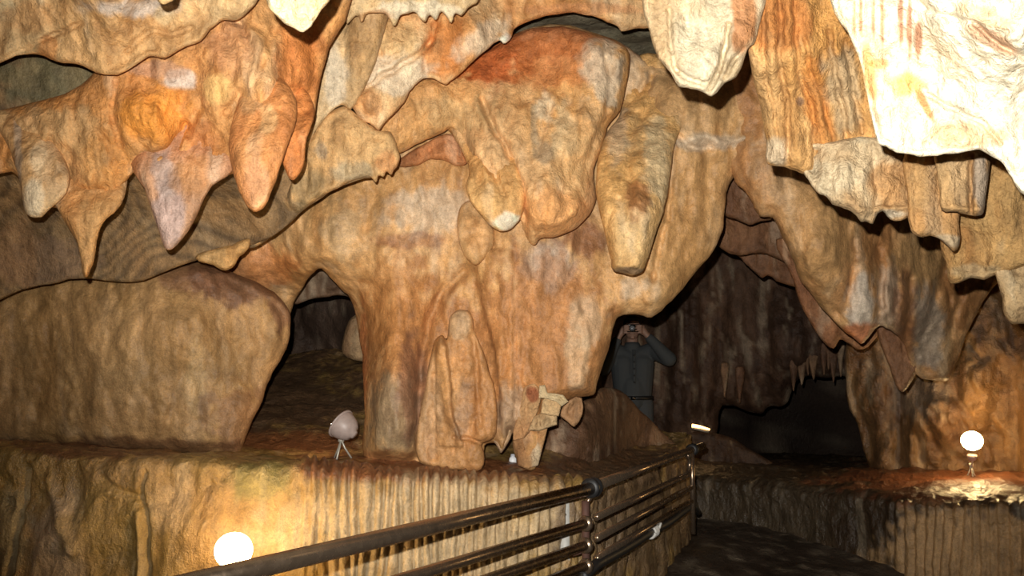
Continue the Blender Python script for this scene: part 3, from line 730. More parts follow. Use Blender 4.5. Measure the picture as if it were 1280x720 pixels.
stal = (
    ([(-10, 140), (14, 140), (40, 150), (70, 180), (86, 215), (84, 240), (66, 258), (52, 272), (38, 272), (30, 262), (24, 225), (14, 190)], 3.35, 26, (206, 166, 112), (190, 146, 96), 'blunt pale stalactite at the far side with a cream streaked tip', ((42, 245, 14, 30, (232, 212, 178), .7), (48, 200, 14, 30, (226, 200, 160), .5), (22, 190, 6, 60, (168, 150, 130), .6))),
    ([(58, 240), (72, 262), (86, 284), (96, 304), (103, 336), (108, 347), (114, 338), (121, 302), (128, 280), (142, 267), (152, 254), (160, 226), (150, 200), (100, 200), (66, 215)], 3.38, 22, (200, 152, 96), (196, 140, 84), 'thin sharp carrot-shaped stalactite pointing straight down beside the blunt pale one', ((108, 300, 16, 40, (206, 160, 104), .6),)),
    ([(164, 206), (180, 236), (190, 264), (196, 284), (203, 304), (211, 313), (222, 304), (240, 281), (252, 254), (266, 232), (291, 213), (288, 170), (235, 138), (185, 165)], 3.36, 28, (190, 146, 112), (184, 122, 78), 'broad stalactite with a wet violet-grey tip', ((210, 260, 16, 44, (186, 160, 150), .85), (205, 215, 14, 30, (180, 158, 146), .7), (240, 215, 24, 24, (186, 130, 76), .6))),
    ([(290, 150), (286, 190), (293, 222), (301, 246), (311, 261), (320, 265), (332, 258), (341, 236), (350, 210), (358, 186), (370, 150), (368, 118), (350, 96), (326, 92), (304, 112)], 3.22, 34, (206, 146, 90), (196, 130, 76), 'large smooth orange finger-shaped stalactite hanging nearest the middle', ((336, 145, 12, 20, (230, 186, 130), .6), (312, 120, 18, 22, (176, 140, 96), .6), (318, 230, 16, 30, (206, 140, 92), .5))),
    ([(350, 160), (352, 200), (357, 213), (365, 225), (374, 218), (381, 200), (384, 172), (394, 140), (380, 110), (362, 120)], 3.36, 14, (196, 124, 66), (186, 116, 62), 'small rust-orange stalactite tucked against the large finger-shaped one', ()))
SINK = ((130, 240, .17), (190, 275, .17), (100, 264, .17), (80, 212, .17), (110, 175, .15))
for (ol, d, R, b1, b2, lab, bl), sk in zip(stal, SINK):
    o = rock('stalactite', ol, d, R=R, sink=sk, back=.14, T=R * d / F * 1.15, step=2, noise=(.016, 4.5), fine=.008, base=lin(b1), second=lin(b2), rough=1.4, wet=.1 if 'wet' not in lab else .45, blobs=[(a, b, c, e, lin(f), g) for a, b, c, e, f, g in bl])
    formation(o, lab, 'stalactite')

o = rock('ceiling_slab', [(-240, -160), (-240, 150), (-100, 110), (0, 78), (20, 70), (49, 68), (71, 77), (98, 81), (120, 90), (147, 94), (165, 84), (187, 70), (206, 73), (232, 58), (251, 51), (262, 37), (279, 26), (298, 25), (318, 6), (340, -40), (350, -160)], [(0, 60, 3.3), (250, 40, 3.25), (150, -100, 2.9)], R=22, T=.1, back=.25, step=2.6, noise=(.035, 2.6), fine=.008, base=lin((206, 172, 124)), second=lin((196, 152, 100)), rough=1.6,
         grooves=(([(-20, 86), (20, 68), (45, 54), (75, 41), (100, 30)], 3.5, -.03), ([(160, 64), (186, 40), (214, 42), (240, 36)], 4, -.02)), blobs=((160, 10, 60, 14, lin((186, 178, 170)), .7), (60, 62, 12, 16, lin((196, 128, 66)), .7), (205, 20, 14, 12, lin((226, 196, 146)), .6), (10, 10, 12, 14, lin((176, 160, 124)), .6), (40, 20, 30, 20, lin((196, 140, 84)), .5)))
formation(o, 'thick pale tan slab of ceiling above the hanging orange rock', 'rock slab')
o = rock('stalactite', [(322, -60), (334, 4), (345, 20), (356, 30), (366, 35), (378, 40), (388, 34), (398, 20), (412, 0), (430, -60)], 2.35, R=16, T=.05, back=.08, step=2, noise=(.02, 6), base=lin((236, 220, 180)), second=lin((220, 190, 140)), mat=ROCK_ROUGH, rough=2)
formation(o, 'whitish jagged stalactite tip poking down at the top of the photo', 'stalactite')
o = rock('stalactite', [(180, -60), (196, 0), (203, 6), (210, 4), (218, 0), (228, -60)], 2.5, R=9, T=.03, back=.05, step=1.6, noise=(.01, 6), base=lin((220, 190, 140)), second=lin((200, 160, 100)), rough=1)
formation(o, 'tiny stalactite tip barely showing over the ceiling slab', 'stalactite')

# --- curtains across the top middle
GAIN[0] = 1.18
o = rock('flowstone_curtain', [(400, -120), (404, 60), (396, 110), (386, 160), (372, 200), (391, 172), (402, 152), (415, 139), (427, 131), (438, 137), (452, 120), (475, 60), (500, -40), (500, -120)], 4.0, R=16, T=.08, back=.3, step=2.3, noise=(.03, 3), base=lin((190, 164, 124)), second=lin((170, 136, 92)), rough=1.6, flutes=(.012, 26), blobs=((420, 100, 14, 40, lin((196, 186, 166)), .6),))
formation(o, 'narrow greyish curtain of rock just behind the hanging orange rock', 'flowstone curtain')
o = rock('flowstone_curtain', [(430, -120), (444, 20), (440, 80), (436, 128), (444, 140), (453, 150), (462, 154), (474, 163), (482, 152), (490, 145), (500, 134), (507, 125), (515, 110), (528, 99), (541, 99), (556, 105), (567, 99), (586, 82), (604, 67), (624, 51), (630, 56), (636, 50), (642, 38), (665, 25), (687, 19), (717, 17), (740, 20), (759, 27), (771, 32), (777, 39), (792, 36), (809, 36), (830, 30), (860, -120)],
         [(450, 120, 4.05), (560, 90, 4.15), (700, 20, 4.4), (820, 20, 4.5)], R=18, T=.09, back=.3, step=2.3, noise=(.035, 3.2), fine=.01, base=lin((206, 172, 126)), second=lin((196, 140, 84)), rough=1.8,
         bulges=((460, 130, 20, 24, .05), (490, 60, 40, 30, .05)), grooves=(([(440, 122), (480, 95), (520, 70), (540, 50)], 4, -.05), ([(545, 30), (535, 60), (530, 90)], 5, -.04), ([(470, 60), (480, 75), (495, 70)], 5, -.03)),
         blobs=((555, 60, 26, 40, lin((196, 124, 62)), .75), (490, 90, 40, 24, lin((226, 208, 180)), .7), (600, 48, 44, 16, lin((216, 196, 168)), .65, -35), (490, 45, 40, 24, lin((210, 176, 124)), .6), (465, 130, 14, 20, lin((186, 130, 80)), .6), (720, 12, 90, 8, lin((190, 130, 84)), .6), (630, 50, 10, 8, lin((232, 222, 206)), .8)))
formation(o, 'ragged tan curtain sweeping across the top in front of the dome', 'flowstone curtain')
o = rock('flowstone_curtain', [(430, -120), (434, 30), (441, 24), (447, 20), (452, 29), (458, 18), (470, 16), (482, 17), (488, 27), (494, 33), (500, 20), (510, 17), (519, 15), (524, 22), (531, 27), (537, 18), (545, 25), (552, 14), (558, 20), (564, 28), (569, 16), (577, 19), (585, 10), (598, 1), (620, -120)], [(440, 10, 3.8), (600, 0, 3.9)], R=9, T=.05, back=.25, step=1.8, noise=(.02, 4), base=lin((200, 172, 128)), second=lin((170, 136, 92)), rough=1, blobs=((520, 12, 50, 10, lin((222, 208, 180)), .7), (470, 22, 16, 10, lin((196, 136, 80)), .5)))
formation(o, 'short fringed curtain with little drips along the top edge', 'flowstone curtain')
o = rock('flowstone_curtain', [(356, 250), (376, 190), (391, 164), (402, 151), (415, 139), (429, 132), (440, 138), (453, 150), (461, 156), (474, 163), (489, 165), (497, 184), (501, 196), (498, 208), (493, 212), (489, 219), (484, 214), (479, 222), (474, 219), (470, 229), (464, 222), (455, 222), (440, 226), (425, 234), (411, 240), (390, 254), (366, 275), (342, 294), (318, 309), (300, 308), (330, 272), (352, 244)], [(320, 300, 4.22), (380, 220, 4.02), (480, 180, 4.05)], R=16, T=.09, back=.2, step=2, noise=(.028, 3.5), fine=.01, base=lin((196, 158, 108)), second=lin((178, 140, 92)), rough=1.2, flutes=(.03, 26),
         bulges=((470, 190, 20, 20, .04), (430, 165, 14, 20, .03)), blobs=((345, 280, 66, 44, lin((112, 92, 66)), .9), (385, 236, 26, 30, lin((146, 124, 88)), .7), (440, 215, 30, 12, lin((160, 150, 124)), .6), (400, 190, 8, 14, lin((130, 120, 104)), .6), (485, 205, 14, 14, lin((190, 130, 82)), .5)))
formation(o, 'tan draped curtain with small teeth along its lower edge above the left arch', 'flowstone curtain')

# --- near right-hand hanging blocks
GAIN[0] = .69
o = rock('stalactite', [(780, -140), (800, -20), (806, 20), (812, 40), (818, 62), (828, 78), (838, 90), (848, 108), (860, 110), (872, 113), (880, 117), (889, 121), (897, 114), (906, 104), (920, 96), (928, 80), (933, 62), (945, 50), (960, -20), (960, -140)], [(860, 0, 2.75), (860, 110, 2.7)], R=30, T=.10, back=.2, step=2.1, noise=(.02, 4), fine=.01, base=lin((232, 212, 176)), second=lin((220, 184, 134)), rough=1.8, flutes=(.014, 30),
         grooves=(([(912, 30), (905, 70), (895, 96), (886, 112)], 3, -.06), ([(846, 88), (866, 100), (884, 104), (900, 92)], 4, -.02), ([(930, 62), (915, 80), (904, 98)], 3, -.04), ([(836, 10), (838, 60), (846, 88)], 4, -.02)), blobs=((930, 20, 16, 40, lin((200, 126, 66)), .8), (825, 40, 12, 40, lin((206, 170, 124)), .6), (870, 60, 24, 40, lin((240, 226, 196)), .5), (915, 90, 14, 16, lin((206, 176, 132)), .6)))
formation(o, 'blunt cream stalactite with grooved sides hanging beside the orange ribbed columns', 'stalactite')
o = rock('hanging_column', [(920, -140), (926, 0), (934, 60), (942, 100), (950, 130), (955, 160), (958, 178), (957, 196), (960, 206), (974, 208), (996, 214), (1005, 217), (1040, 214), (1100, 200), (1120, 100), (1120, -140)], [(960, 0, 2.8), (1000, 200, 2.95)], R=26, T=.10, back=.3, step=2.1, noise=(.014, 4), fine=.012, base=lin((222, 174, 112)), second=lin((214, 156, 86)), mat=ROCK_ROUGH, rough=1.6, streak=.35,
         grooves=[([(952, -20), (955, 40), (956, 90), (966, 130), (976, 216)], 3, -.02), ([(972, -20), (976, 30), (974, 80), (984, 120), (986, 216)], 3.5, -.022), ([(992, -20), (996, 60), (1000, 96), (1016, 140), (1020, 216)], 3.5, -.022), ([(1008, 50), (1014, 90), (1030, 130), (1042, 180)], 3, -.02), ([(1036, 40), (1044, 90), (1054, 140), (1058, 180)], 4, -.022), ([(1056, 50), (1066, 110), (1078, 165)], 3, -.02), ([(963, -20), (965, 60), (975, 216)], 8, .02), ([(985, -20), (988, 80), (1000, 216)], 8, .02), ([(1006, 0), (1022, 110), (1034, 200)], 7, .02), ([(1046, 60), (1068, 170)], 9, .02)],
         blobs=((970, 25, 60, 40, lin((204, 128, 60)), .8), (1020, 120, 16, 60, lin((214, 136, 58)), .75, -12), (965, 190, 22, 16, lin((232, 214, 182)), .7), (1055, 110, 22, 60, lin((206, 184, 146)), .65, -10), (1000, 126, 5, 6, lin((130, 100, 80)), .8), (965, 110, 14, 50, lin((224, 176, 116)), .5)))
formation(o, 'row of orange ribbed columns fused side by side hanging next to the bright white rock', 'hanging column')
o = rock('broken_shelf', [(996, 184), (1000, 206), (1006, 218), (1013, 228), (1022, 240), (1034, 247), (1040, 256), (1056, 261), (1068, 266), (1076, 277), (1082, 276), (1092, 279), (1096, 268), (1104, 264), (1110, 272), (1122, 276), (1138, 270), (1150, 260), (1150, 190), (1090, 170), (1040, 176)], [(1000, 200, 2.95), (1050, 230, 2.84), (1140, 240, 2.9)], R=16, T=.08, back=.3, step=2, noise=(.03, 4.5), fine=.012, base=lin((222, 200, 162)), second=lin((206, 166, 116)), mat=ROCK_ROUGH, rough=2.2,
         grooves=(([(1090, 205), (1095, 240), (1092, 262)], 4, -.02), ([(1070, 262), (1100, 262), (1138, 260)], 4, .02)), blobs=((1110, 230, 24, 30, lin((216, 160, 98)), .7), (1115, 268, 24, 6, lin((200, 188, 164)), .8), (1040, 220, 36, 20, lin((222, 206, 172)), .6)))
formation(o, 'broken off jagged cream rock shelf below the ribbed columns', 'rock shelf')
o = rock('hanging_block', [(1132, 190), (1134, 240), (1138, 288), (1150, 297), (1162, 294), (1174, 300), (1184, 307), (1194, 314), (1200, 304), (1199, 280), (1202, 240), (1202, 180)], [(1160, 250, 2.85)], R=10, T=.06, back=.2, step=1.9, noise=(.014, 5), fine=.010, base=lin((216, 172, 116)), second=lin((206, 156, 98)), mat=ROCK_ROUGH, rough=1.6, flutes=(.014, 40), blobs=((1180, 302, 22, 8, lin((206, 184, 150)), .8), (1150, 230, 14, 40, lin((220, 178, 120)), .5)))
formation(o, 'hanging square-cut tan block lower and narrower than its boxy neighbour', 'hanging block')
o = rock('hanging_block', [(1172, 180), (1175, 240), (1176, 262), (1196, 265), (1218, 271), (1230, 266), (1233, 240), (1234, 180)], 2.72, R=8, T=.06, back=.2, step=1.9, noise=(.012, 5), fine=.010, base=lin((214, 176, 124)), second=lin((206, 160, 104)), mat=ROCK_ROUGH, rough=1.3, flutes=(.012, 44), grooves=(([(1215, 195), (1213, 230), (1214, 264)], 3, -.04), ([(1176, 258), (1200, 261), (1228, 262)], 3, .012)), blobs=((1225, 230, 8, 40, lin((196, 182, 164)), .7), (1200, 225, 14, 30, lin((216, 180, 134)), .5)))
formation(o, 'boxy flat-bottomed tan block hanging right under the bright white rock', 'hanging block')
o = rock('hanging_rock', [(1176, 300), (1182, 330), (1188, 354), (1204, 352), (1216, 348), (1230, 350), (1244, 343), (1262, 338), (1290, 330), (1420, 320), (1420, 160), (1280, 160), (1200, 200), (1190, 270)], [(1190, 320, 3.1), (1280, 280, 3.0)], R=14, T=.08, back=.3, step=2.1, noise=(.02, 4), fine=.012, base=lin((210, 168, 108)), second=lin((196, 146, 86)), mat=ROCK_ROUGH, rough=1.8, flutes=(.022, 22), blobs=((1220, 340, 30, 10, lin((206, 182, 140)), .6),))
formation(o, 'golden tan ribbed rock wall hanging behind the square-cut blocks', 'hanging rock')
o = rock('hanging_block', [(1242, 330), (1246, 352), (1252, 372), (1257, 394), (1266, 404), (1280, 404), (1330, 410), (1400, 380), (1400, 300), (1280, 310)], 3.05, R=10, T=.06, back=.2, step=2, noise=(.02, 5), base=lin((216, 190, 146)), second=lin((200, 160, 110)), mat=ROCK_ROUGH, rough=1.8, flutes=(.012, 30))
formation(o, 'lowest pale hanging block at the edge of the photo', 'hanging block')
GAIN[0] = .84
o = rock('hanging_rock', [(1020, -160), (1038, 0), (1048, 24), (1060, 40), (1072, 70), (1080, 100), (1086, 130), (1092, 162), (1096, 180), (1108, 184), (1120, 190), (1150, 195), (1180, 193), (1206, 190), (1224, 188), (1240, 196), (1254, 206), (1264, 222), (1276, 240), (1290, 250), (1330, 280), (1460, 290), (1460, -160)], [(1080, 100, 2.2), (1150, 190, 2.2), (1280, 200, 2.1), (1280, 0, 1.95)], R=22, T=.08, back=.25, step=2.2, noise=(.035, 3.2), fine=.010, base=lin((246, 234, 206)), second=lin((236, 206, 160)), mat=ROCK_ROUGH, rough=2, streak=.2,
         grooves=(([(1160, 120), (1200, 140), (1230, 155), (1250, 180)], 3, -.02), ([(1220, 30), (1250, 56), (1285, 74)], 4, -.03), ([(1140, 0), (1180, 20), (1220, 30)], 4, -.02)),
         blobs=[(x, 20, 2.6, y, lin((186, 110, 64)), .75) for x, y in ((1068, 24), (1076, 26), (1092, 28), (1103, 34), (1126, 38), (1137, 46))] + [(1148, 50, 3.5, 22, lin((190, 112, 64)), .75), (1132, 105, 20, 16, lin((236, 180, 100)), .9), (1155, 130, 5, 28, lin((206, 140, 70)), .85, -28), (1086, 90, 8, 40, lin((226, 166, 96)), .8, -8), (1240, 50, 36, 9, lin((196, 142, 100)), .75, 30), (1230, 20, 30, 10, lin((220, 186, 136)), .7, 20), (1200, 170, 60, 14, lin((230, 190, 136)), .6), (1120, 165, 40, 20, lin((246, 236, 210)), .6), (1098, 80, 14, 6, lin((220, 150, 76)), .7)])
formation(o, 'brilliant white rock face streaked with rust drips hanging close overhead', 'hanging rock')
# ================================================================== THE MADE THINGS


def vv(a): return Vector([float(x) for x in a])


# --- railing: one welded fence in two runs
rail_root = empty('railing', V(732, 720, 3.8).to_tuple())
tag(rail_root, 'brown steel tube railing with four bars running beside the rock ledge', 'railing')
RO = rail_root.location
A = V(738, 611, 3.8) - RO; B = V(300, 715, 2.25) - RO
dirn = (A - B).normalized(); near = B - dirn * .55
A2 = V(742, 608, 3.84) - RO; C2 = V(863, 563, 5.5) - RO
d2 = (C2 - A2).normalized()


def part(name, fn, mat, parent, sm=True, label=None):
    bm = bmesh.new(); fn(bm); o = bm_obj(name, bm, mat, parent, sm)
    if label: o['label'] = label
    return o


part('handrail', lambda bm: tube(bm, [near, (near + A) / 2, A], .026, 20), STEEL, rail_root, label='thicker top tube of the near run')
part('handrail', lambda bm: tube(bm, [A2, (A2 + C2) / 2, C2, C2 + d2 * .35], .022, 18), STEEL, rail_root, label='thicker top tube of the far run')
dz = (.135, .222, .305)
for z in dz:
    dn = Vector((0, 0, -z))
    e = A + dn - dirn * .045
    r = part('rail', lambda bm: tube(bm, [near + dn, (near + e) / 2 + dn * .5, e], .0195, 16), STEEL, rail_root)
    part('flange', lambda bm: lathe(bm, [(0, -.012), (.030, -.012), (.033, 0), (.030, .012), (0, .012)], e, dirn, 20), STEEL, r)
for k, z in enumerate(dz):
    s = A2 + Vector((0, 0, -z + .005)) + d2 * .03
    e = C2 + Vector((0, 0, -z * .98)) - d2 * .10
    if k == 0:      # the upper bar bends over into the end post
        up = [e + d2 * (.02 + .055 * math.sin(a)) + Vector((0, 0, .055 - .055 * math.cos(a))) for a in [i * PI / 8 for i in range(9)]]
        pts = [s, (s + e) / 2, e] + up
    else: pts = [s, (s + e) / 2, e + d2 * .10]
    part('rail', lambda bm: tube(bm, pts, .0165, 14), STEEL, rail_root)
pp = V(732, 640, 3.8) - RO
part('post', lambda bm: tube(bm, [pp + Vector((0, 0, .045)), pp + Vector((0, 0, -.02)), pp + Vector((0, 0, -.85))], .0165, 16), RUSTM, rail_root, label='maroon painted middle post')
fp = V(865, 578, 5.5) - RO
part('post', lambda bm: tube(bm, [fp + Vector((0, 0, .06)), fp + Vector((0, 0, -.1)), fp + Vector((0, 0, -.42))], .015, 14), STEEL, rail_root, label='far end post')
mc = (A + A2) / 2
cl = part('clamp', lambda bm: lathe(bm, [(.024, -.03), (.040, -.028), (.042, -.012), (.034, -.006), (.034, .006), (.042, .012), (.040, .028), (.024, .03)], mc, (dirn + d2).normalized(), 22), BLACKM, rail_root, label='black coupling joining the two top tubes')
part('clamp', lambda bm: lathe(bm, [(.02, -.03), (.036, -.028), (.036, .028), (.02, .03)], C2 + d2 * .06, d2, 18), BLACKM, rail_root, label='dark coupling at the far end of the top tube')
part('bracket', lambda bm: tube(bm, [mc + Vector((0, 0, -.03)), pp + Vector((0, 0, .03))], .010, 10), STEEL, rail_root)
tieb = A + Vector((0, 0, -.262)) - dirn * .05
part('hook', lambda bm: tube(bm, [tieb + Vector((-.05, 0, 0)), tieb + Vector((-.02, -.01, .012)), pp + Vector((0, -.012, -.10))], .004, 8), RUSTM, rail_root)

# grey flat strip standing behind the rails
gs = V(706, 628, 3.93); gb = gs - Vector((0, 0, .62))
root = empty('metal_strip', gb.to_tuple()); tag(root, 'pale grey flat upright strip standing behind the rails next to the maroon post', 'metal strip')


def strip(bm):
    box(bm, (0, 0, .31), (.038, .012, .62), bev=.002)


part('plate', strip, GREYP, root)
part('bolt', lambda bm: lathe(bm, [(0, -.009), (.006, -.009), (.006, -.006)], (0, 0, .57), (0, 1, 0), 10), STEEL, root)
part('bolt', lambda bm: lathe(bm, [(0, -.009), (.006, -.009), (.006, -.006)], (0, 0, .36), (0, 1, 0), 10), STEEL, root)

# black hose along the lowest bar with white tape round it
hp = [V(*p) for p in ((728, 722, 3.72), (745, 706, 3.82), (770, 692, 4.08), (795, 677, 4.42), (815, 664, 4.72), (835, 653, 5.0), (852, 640, 5.3), (864, 633, 5.6), (872, 640, 5.9))]
hp = [vv(p) for p in catmull([list(p) for p in hp], 6, False)]
root = empty('cable', hp[0].to_tuple()); tag(root, 'thick black cable tied along under the lowest bar of the far railing run', 'cable')
o_ = root.location
part('sheath', lambda bm: tube(bm, [p - o_ for p in hp], .023, 14), BLACKM, root)
ti = min(range(len(hp)), key=lambda i: (hp[i] - V(813, 665, 4.7)).length)
td = (hp[ti + 1] - hp[ti - 1]).normalized(); tx, ty = frame_of(td)
coil = []
for k in range(110):
    a = k / 110 * 2 * PI * 5; coil.append(hp[ti] - o_ + td * (-.045 + .085 * k / 110) + tx * .028 * math.cos(a) + ty * .028 * math.sin(a))
tp = part('tape_wrap', lambda bm: tube(bm, coil, .0075, 8), WHITET, root, label='white tape wound round the cable')
part('tape_tail', lambda bm: tube(bm, [coil[-1], coil[-1] + td * .03 + Vector((0, -.02, .03))], .006, 8), WHITET, tp)


# --- floodlights on wire spike stands
LENS = emitter('lit_lamp_glass', (1, .68, .30), 82)
LENS2 = emitter('lit_lamp_glass_far', (1, .68, .30), 85)
LENS_DIM = emitter('lamp_glass_seen_from_behind', (1, .72, .4), 6)


def floodlight(name, label, centre, aim, base, R, lens_mat, body_mat, gl=None, bare=False):
    c = Vector(centre); b = Vector(base); ax = (Vector(aim)).normalized()
    root = empty(name, b.to_tuple()); tag(root, label, 'floodlight', gl)
    q = c - b
    k = R / .06
    if bare:
        part('bulb', lambda bm: ball(bm, q, R, 1, 1, .94, 28), lens_mat, root, label='glaring white round bulb')
        part('lamp_holder', lambda bm: lathe(bm, [(0, -.075 * k), (.02 * k, -.075 * k), (.026 * k, -.06 * k), (.03 * k, -.05 * k), (.024 * k, -.04 * k)], q - Vector((0, 0, .04 * k)), (q * 0 + Vector((0, -.1, 1))), 24), body_mat, root)
        q = q - Vector((0, 0, .06 * k)); ax = Vector((0, 0, 1))
    sh = None if bare else part('lamp_housing', lambda bm: lathe(bm, [(0, -.082 * k), (.016 * k, -.081 * k), (.019 * k, -.072 * k), (.034 * k, -.066 * k), (.047 * k, -.05 * k), (.055 * k, -.03 * k), (.059 * k, -.01 * k), (.06 * k, 0), (.056 * k, .001), (.05 * k, -.012 * k)], q, ax, 36), body_mat, root)
    if not bare: part('rim', lambda bm: lathe(bm, [(.058 * k, -.004), (.064 * k, -.003), (.065 * k, .004), (.060 * k, .007), (.056 * k, .004)], q, ax, 36), body_mat, root)
    if not bare: part('lens', lambda bm: lathe(bm, [(.0575 * k, -.002), (.054 * k, .004 * k), (.044 * k, .007 * k), (.026 * k, .009 * k), (0, .010 * k)], q, ax, 36), lens_mat, root)
    x, y = frame_of(ax)
    for s in (() if bare else (-1, 1)):
        part('clip', lambda bm: ball(bm, q + x * .064 * k * s + ax * .004, .006, seg=8), CHROME, root)
    # yoke and stand
    hub = Vector((0, 0, max(.05, q.z * .55)))
    part('bracket', lambda bm: tube(bm, [q - ax * .05 * k, (q - ax * .05 * k + hub) / 2 + Vector((0, 0, -.01)), hub], .006, 10), WIRE, root)
    for a in (.3, 2.4, 4.5):
        f = Vector((.05 * math.cos(a), .05 * math.sin(a), 0.0))
        part('leg', lambda bm: tube(bm, [hub, hub * .55 + f * .35, f], .0045, 8), WIRE, root)
    pl = part('junction_ring', lambda bm: lathe(bm, [(.012, -.012), (.015, -.01), (.015, .01), (.012, .012)], hub, (0, 0, 1), 14), WIRE, root)
    return root


def cam_dir(p): return Vector(EYE.tolist()) - Vector(p)


c = V(292, 688, 3.32)
floodlight('floodlight', 'lit floodlight glaring in front of the ledge wall at the near end of the handrail', c, cam_dir(c) + Vector((.25, 0, .25)), c - Vector((0, -.05, .32)),   .067, LENS, FIXT, bare=True)
c = V(1215, 551, 6.0)
floodlight('floodlight', 'lit floodlight glaring above the wet puddle on the far side of the path', c, cam_dir(c) + Vector((0, 0, .2)), W(1215, 604, 6.05), .066, LENS2, FIXT, bare=True)
c = V(434, 535, 4.32)
floodlight('floodlight', 'pale floodlight seen from behind on a wire stand by the left arch', c + Vector((-.03, 0, .02)), Vector((-.85, .36, .62)), V(426, 573, 4.33), .069, LENS_DIM, FIXT)

# tiny pale fitting in the gap on the ledge
root = empty('light_fitting', V(641, 580, 4.62).to_tuple()); tag(root, 'tiny white box with a cap in the gap beside the broken column', 'light fitting')
part('box', lambda bm: box(bm, (0, 0, .018), (.034, .03, .032), bev=.004), simple('white_plastic', (.8, .82, .86), .35), root)
part('cap', lambda bm: lathe(bm, [(0, .012), (.010, .012), (.012, 0), (.012, -.006)], (0, 0, .038), (0, 0, 1), 12), simple('grey_plastic', (.45, .46, .5), .4), root)

# emissive strip for a bright orange sliver of unknown source in the passage
root = empty('glow_strip', V(876, 538, 8.14).to_tuple()); tag(root, 'small glowing strip lying on rock far down the dark passage', 'lamp')
a, b = V(865, 532, 8.12) - root.location, V(887, 537, 8.12) - root.location
part('tray', lambda bm: tube(bm, [a + Vector((0, .03, -.012)), (a + b) / 2 + Vector((0, .03, -.012)), b + Vector((0, .03, -.012))], .022, 10), WIRE, root)
part('tube', lambda bm: tube(bm, [a, (a + b) / 2 + Vector((0, 0, .006)), b], .016, 10, True, .009), emitter('far_strip_emitter', (1, .5, .16), 5), root)

# puddle under the path floodlight
def puddle():
    pts = []
    for k in range(40):
        a = 2 * PI * k / 40
        pts.append((1212 + 44 * math.cos(a) * (1 + .14 * math.sin(3 * a + 1)), 607 + 5.5 * math.sin(a) * (1 + .2 * math.sin(2 * a))))
    bm = bmesh.new(); P = [V(x, y, 5.85 + (607 - y) * .03) for x, y in pts]
    zc = sum(p.z for p in P) / len(P) + .008
    top = [bm.verts.new((p.x, p.y, zc)) for p in P]; bot = [bm.verts.new((p.x, p.y, zc - .03)) for p in P]
    bm.faces.new(top); bm.faces.new(bot[::-1])
    for k in range(40): bm.faces.new((top[k], top[(k + 1) % 40], bot[(k + 1) % 40], bot[k]))
    m, nt, b = new_mat('shallow_water'); b.inputs['Base Color'].default_value = (.10, .05, .03, 1); b.inputs['Roughness'].default_value = .16
    n = nt.nodes.new('ShaderNodeTexNoise'); n.inputs['Scale'].default_value = 22; n.inputs['Detail'].default_value = 3
    t = nt.nodes.new('ShaderNodeTexCoord'); nt.links.new(t.outputs['Object'], n.inputs['Vector'])
    bp = nt.nodes.new('ShaderNodeBump'); bp.inputs['Distance'].default_value = .06; bp.inputs['Strength'].default_value = .9; nt.links.new(n.outputs[0], bp.inputs['Height']); nt.links.new(bp.outputs[0], b.inputs['Normal'])
    o = bm_obj('puddle', bm, m, None, False); tag(o, 'shallow golden puddle reflecting the far floodlight', 'puddle')


puddle()

# --- the visitor taking a picture in the passage
DP = 8.5
belt = W(791, 497, DP)
person = empty('person', (float(belt[0]), float(belt[1]), float(belt[2]) - 1.03))
tag(person, 'person in dark grey buttoned shirt raising a camera to the face in the passage', 'person')
person.rotation_euler = (0, 0, math.radians(-6))
SKIN = simple('skin', (.30, .17, .12), .55, 0, .05); CLOTH = simple('charcoal_cotton', (.048, .052, .054), .85, 0, .1, 90); TROU = simple('dark_trousers', (.055, .06, .064), .85, 0, .1, 90)
HAIR = simple('black_hair', (.012, .010, .009), .5); LEATH = simple('black_leather', (.014, .013, .012), .4)
LS, RS = (.185, .0, 1.465), (-.185, .0, 1.465)
LE, RE = (.325, -.14, 1.385), (-.27, -.17, 1.30)
LW, RW = (.125, -.225, 1.60), (-.125, -.225, 1.585)


def limbs(bm, g=0.0, arms=True, stop=1.0):
    capsule(bm, (0, .0, 1.02), (0, .0, 1.14), .135 + g, .125 + g, 16)
    for s in (-1, 1):
        capsule(bm, (s * .07, 0, 1.0), (s * .085, .0, 1.34), .085 + g, .105 + g, 16)
        capsule(bm, (s * .05, .01, 1.40), (s * .16, .0, 1.46), .085 + g, .062 + g, 14)
    for S, E_, Wr in ((LS, LE, LW), (RS, RE, RW)):
        capsule(bm, S, E_, .056 + g * 1.5, .044 + g * 2, 14)
        w2 = Vector(E_).lerp(Vector(Wr), stop)
        capsule(bm, E_, w2, .043 + g * 2, (.028 + .015 * (1 - stop)) + g, 14)


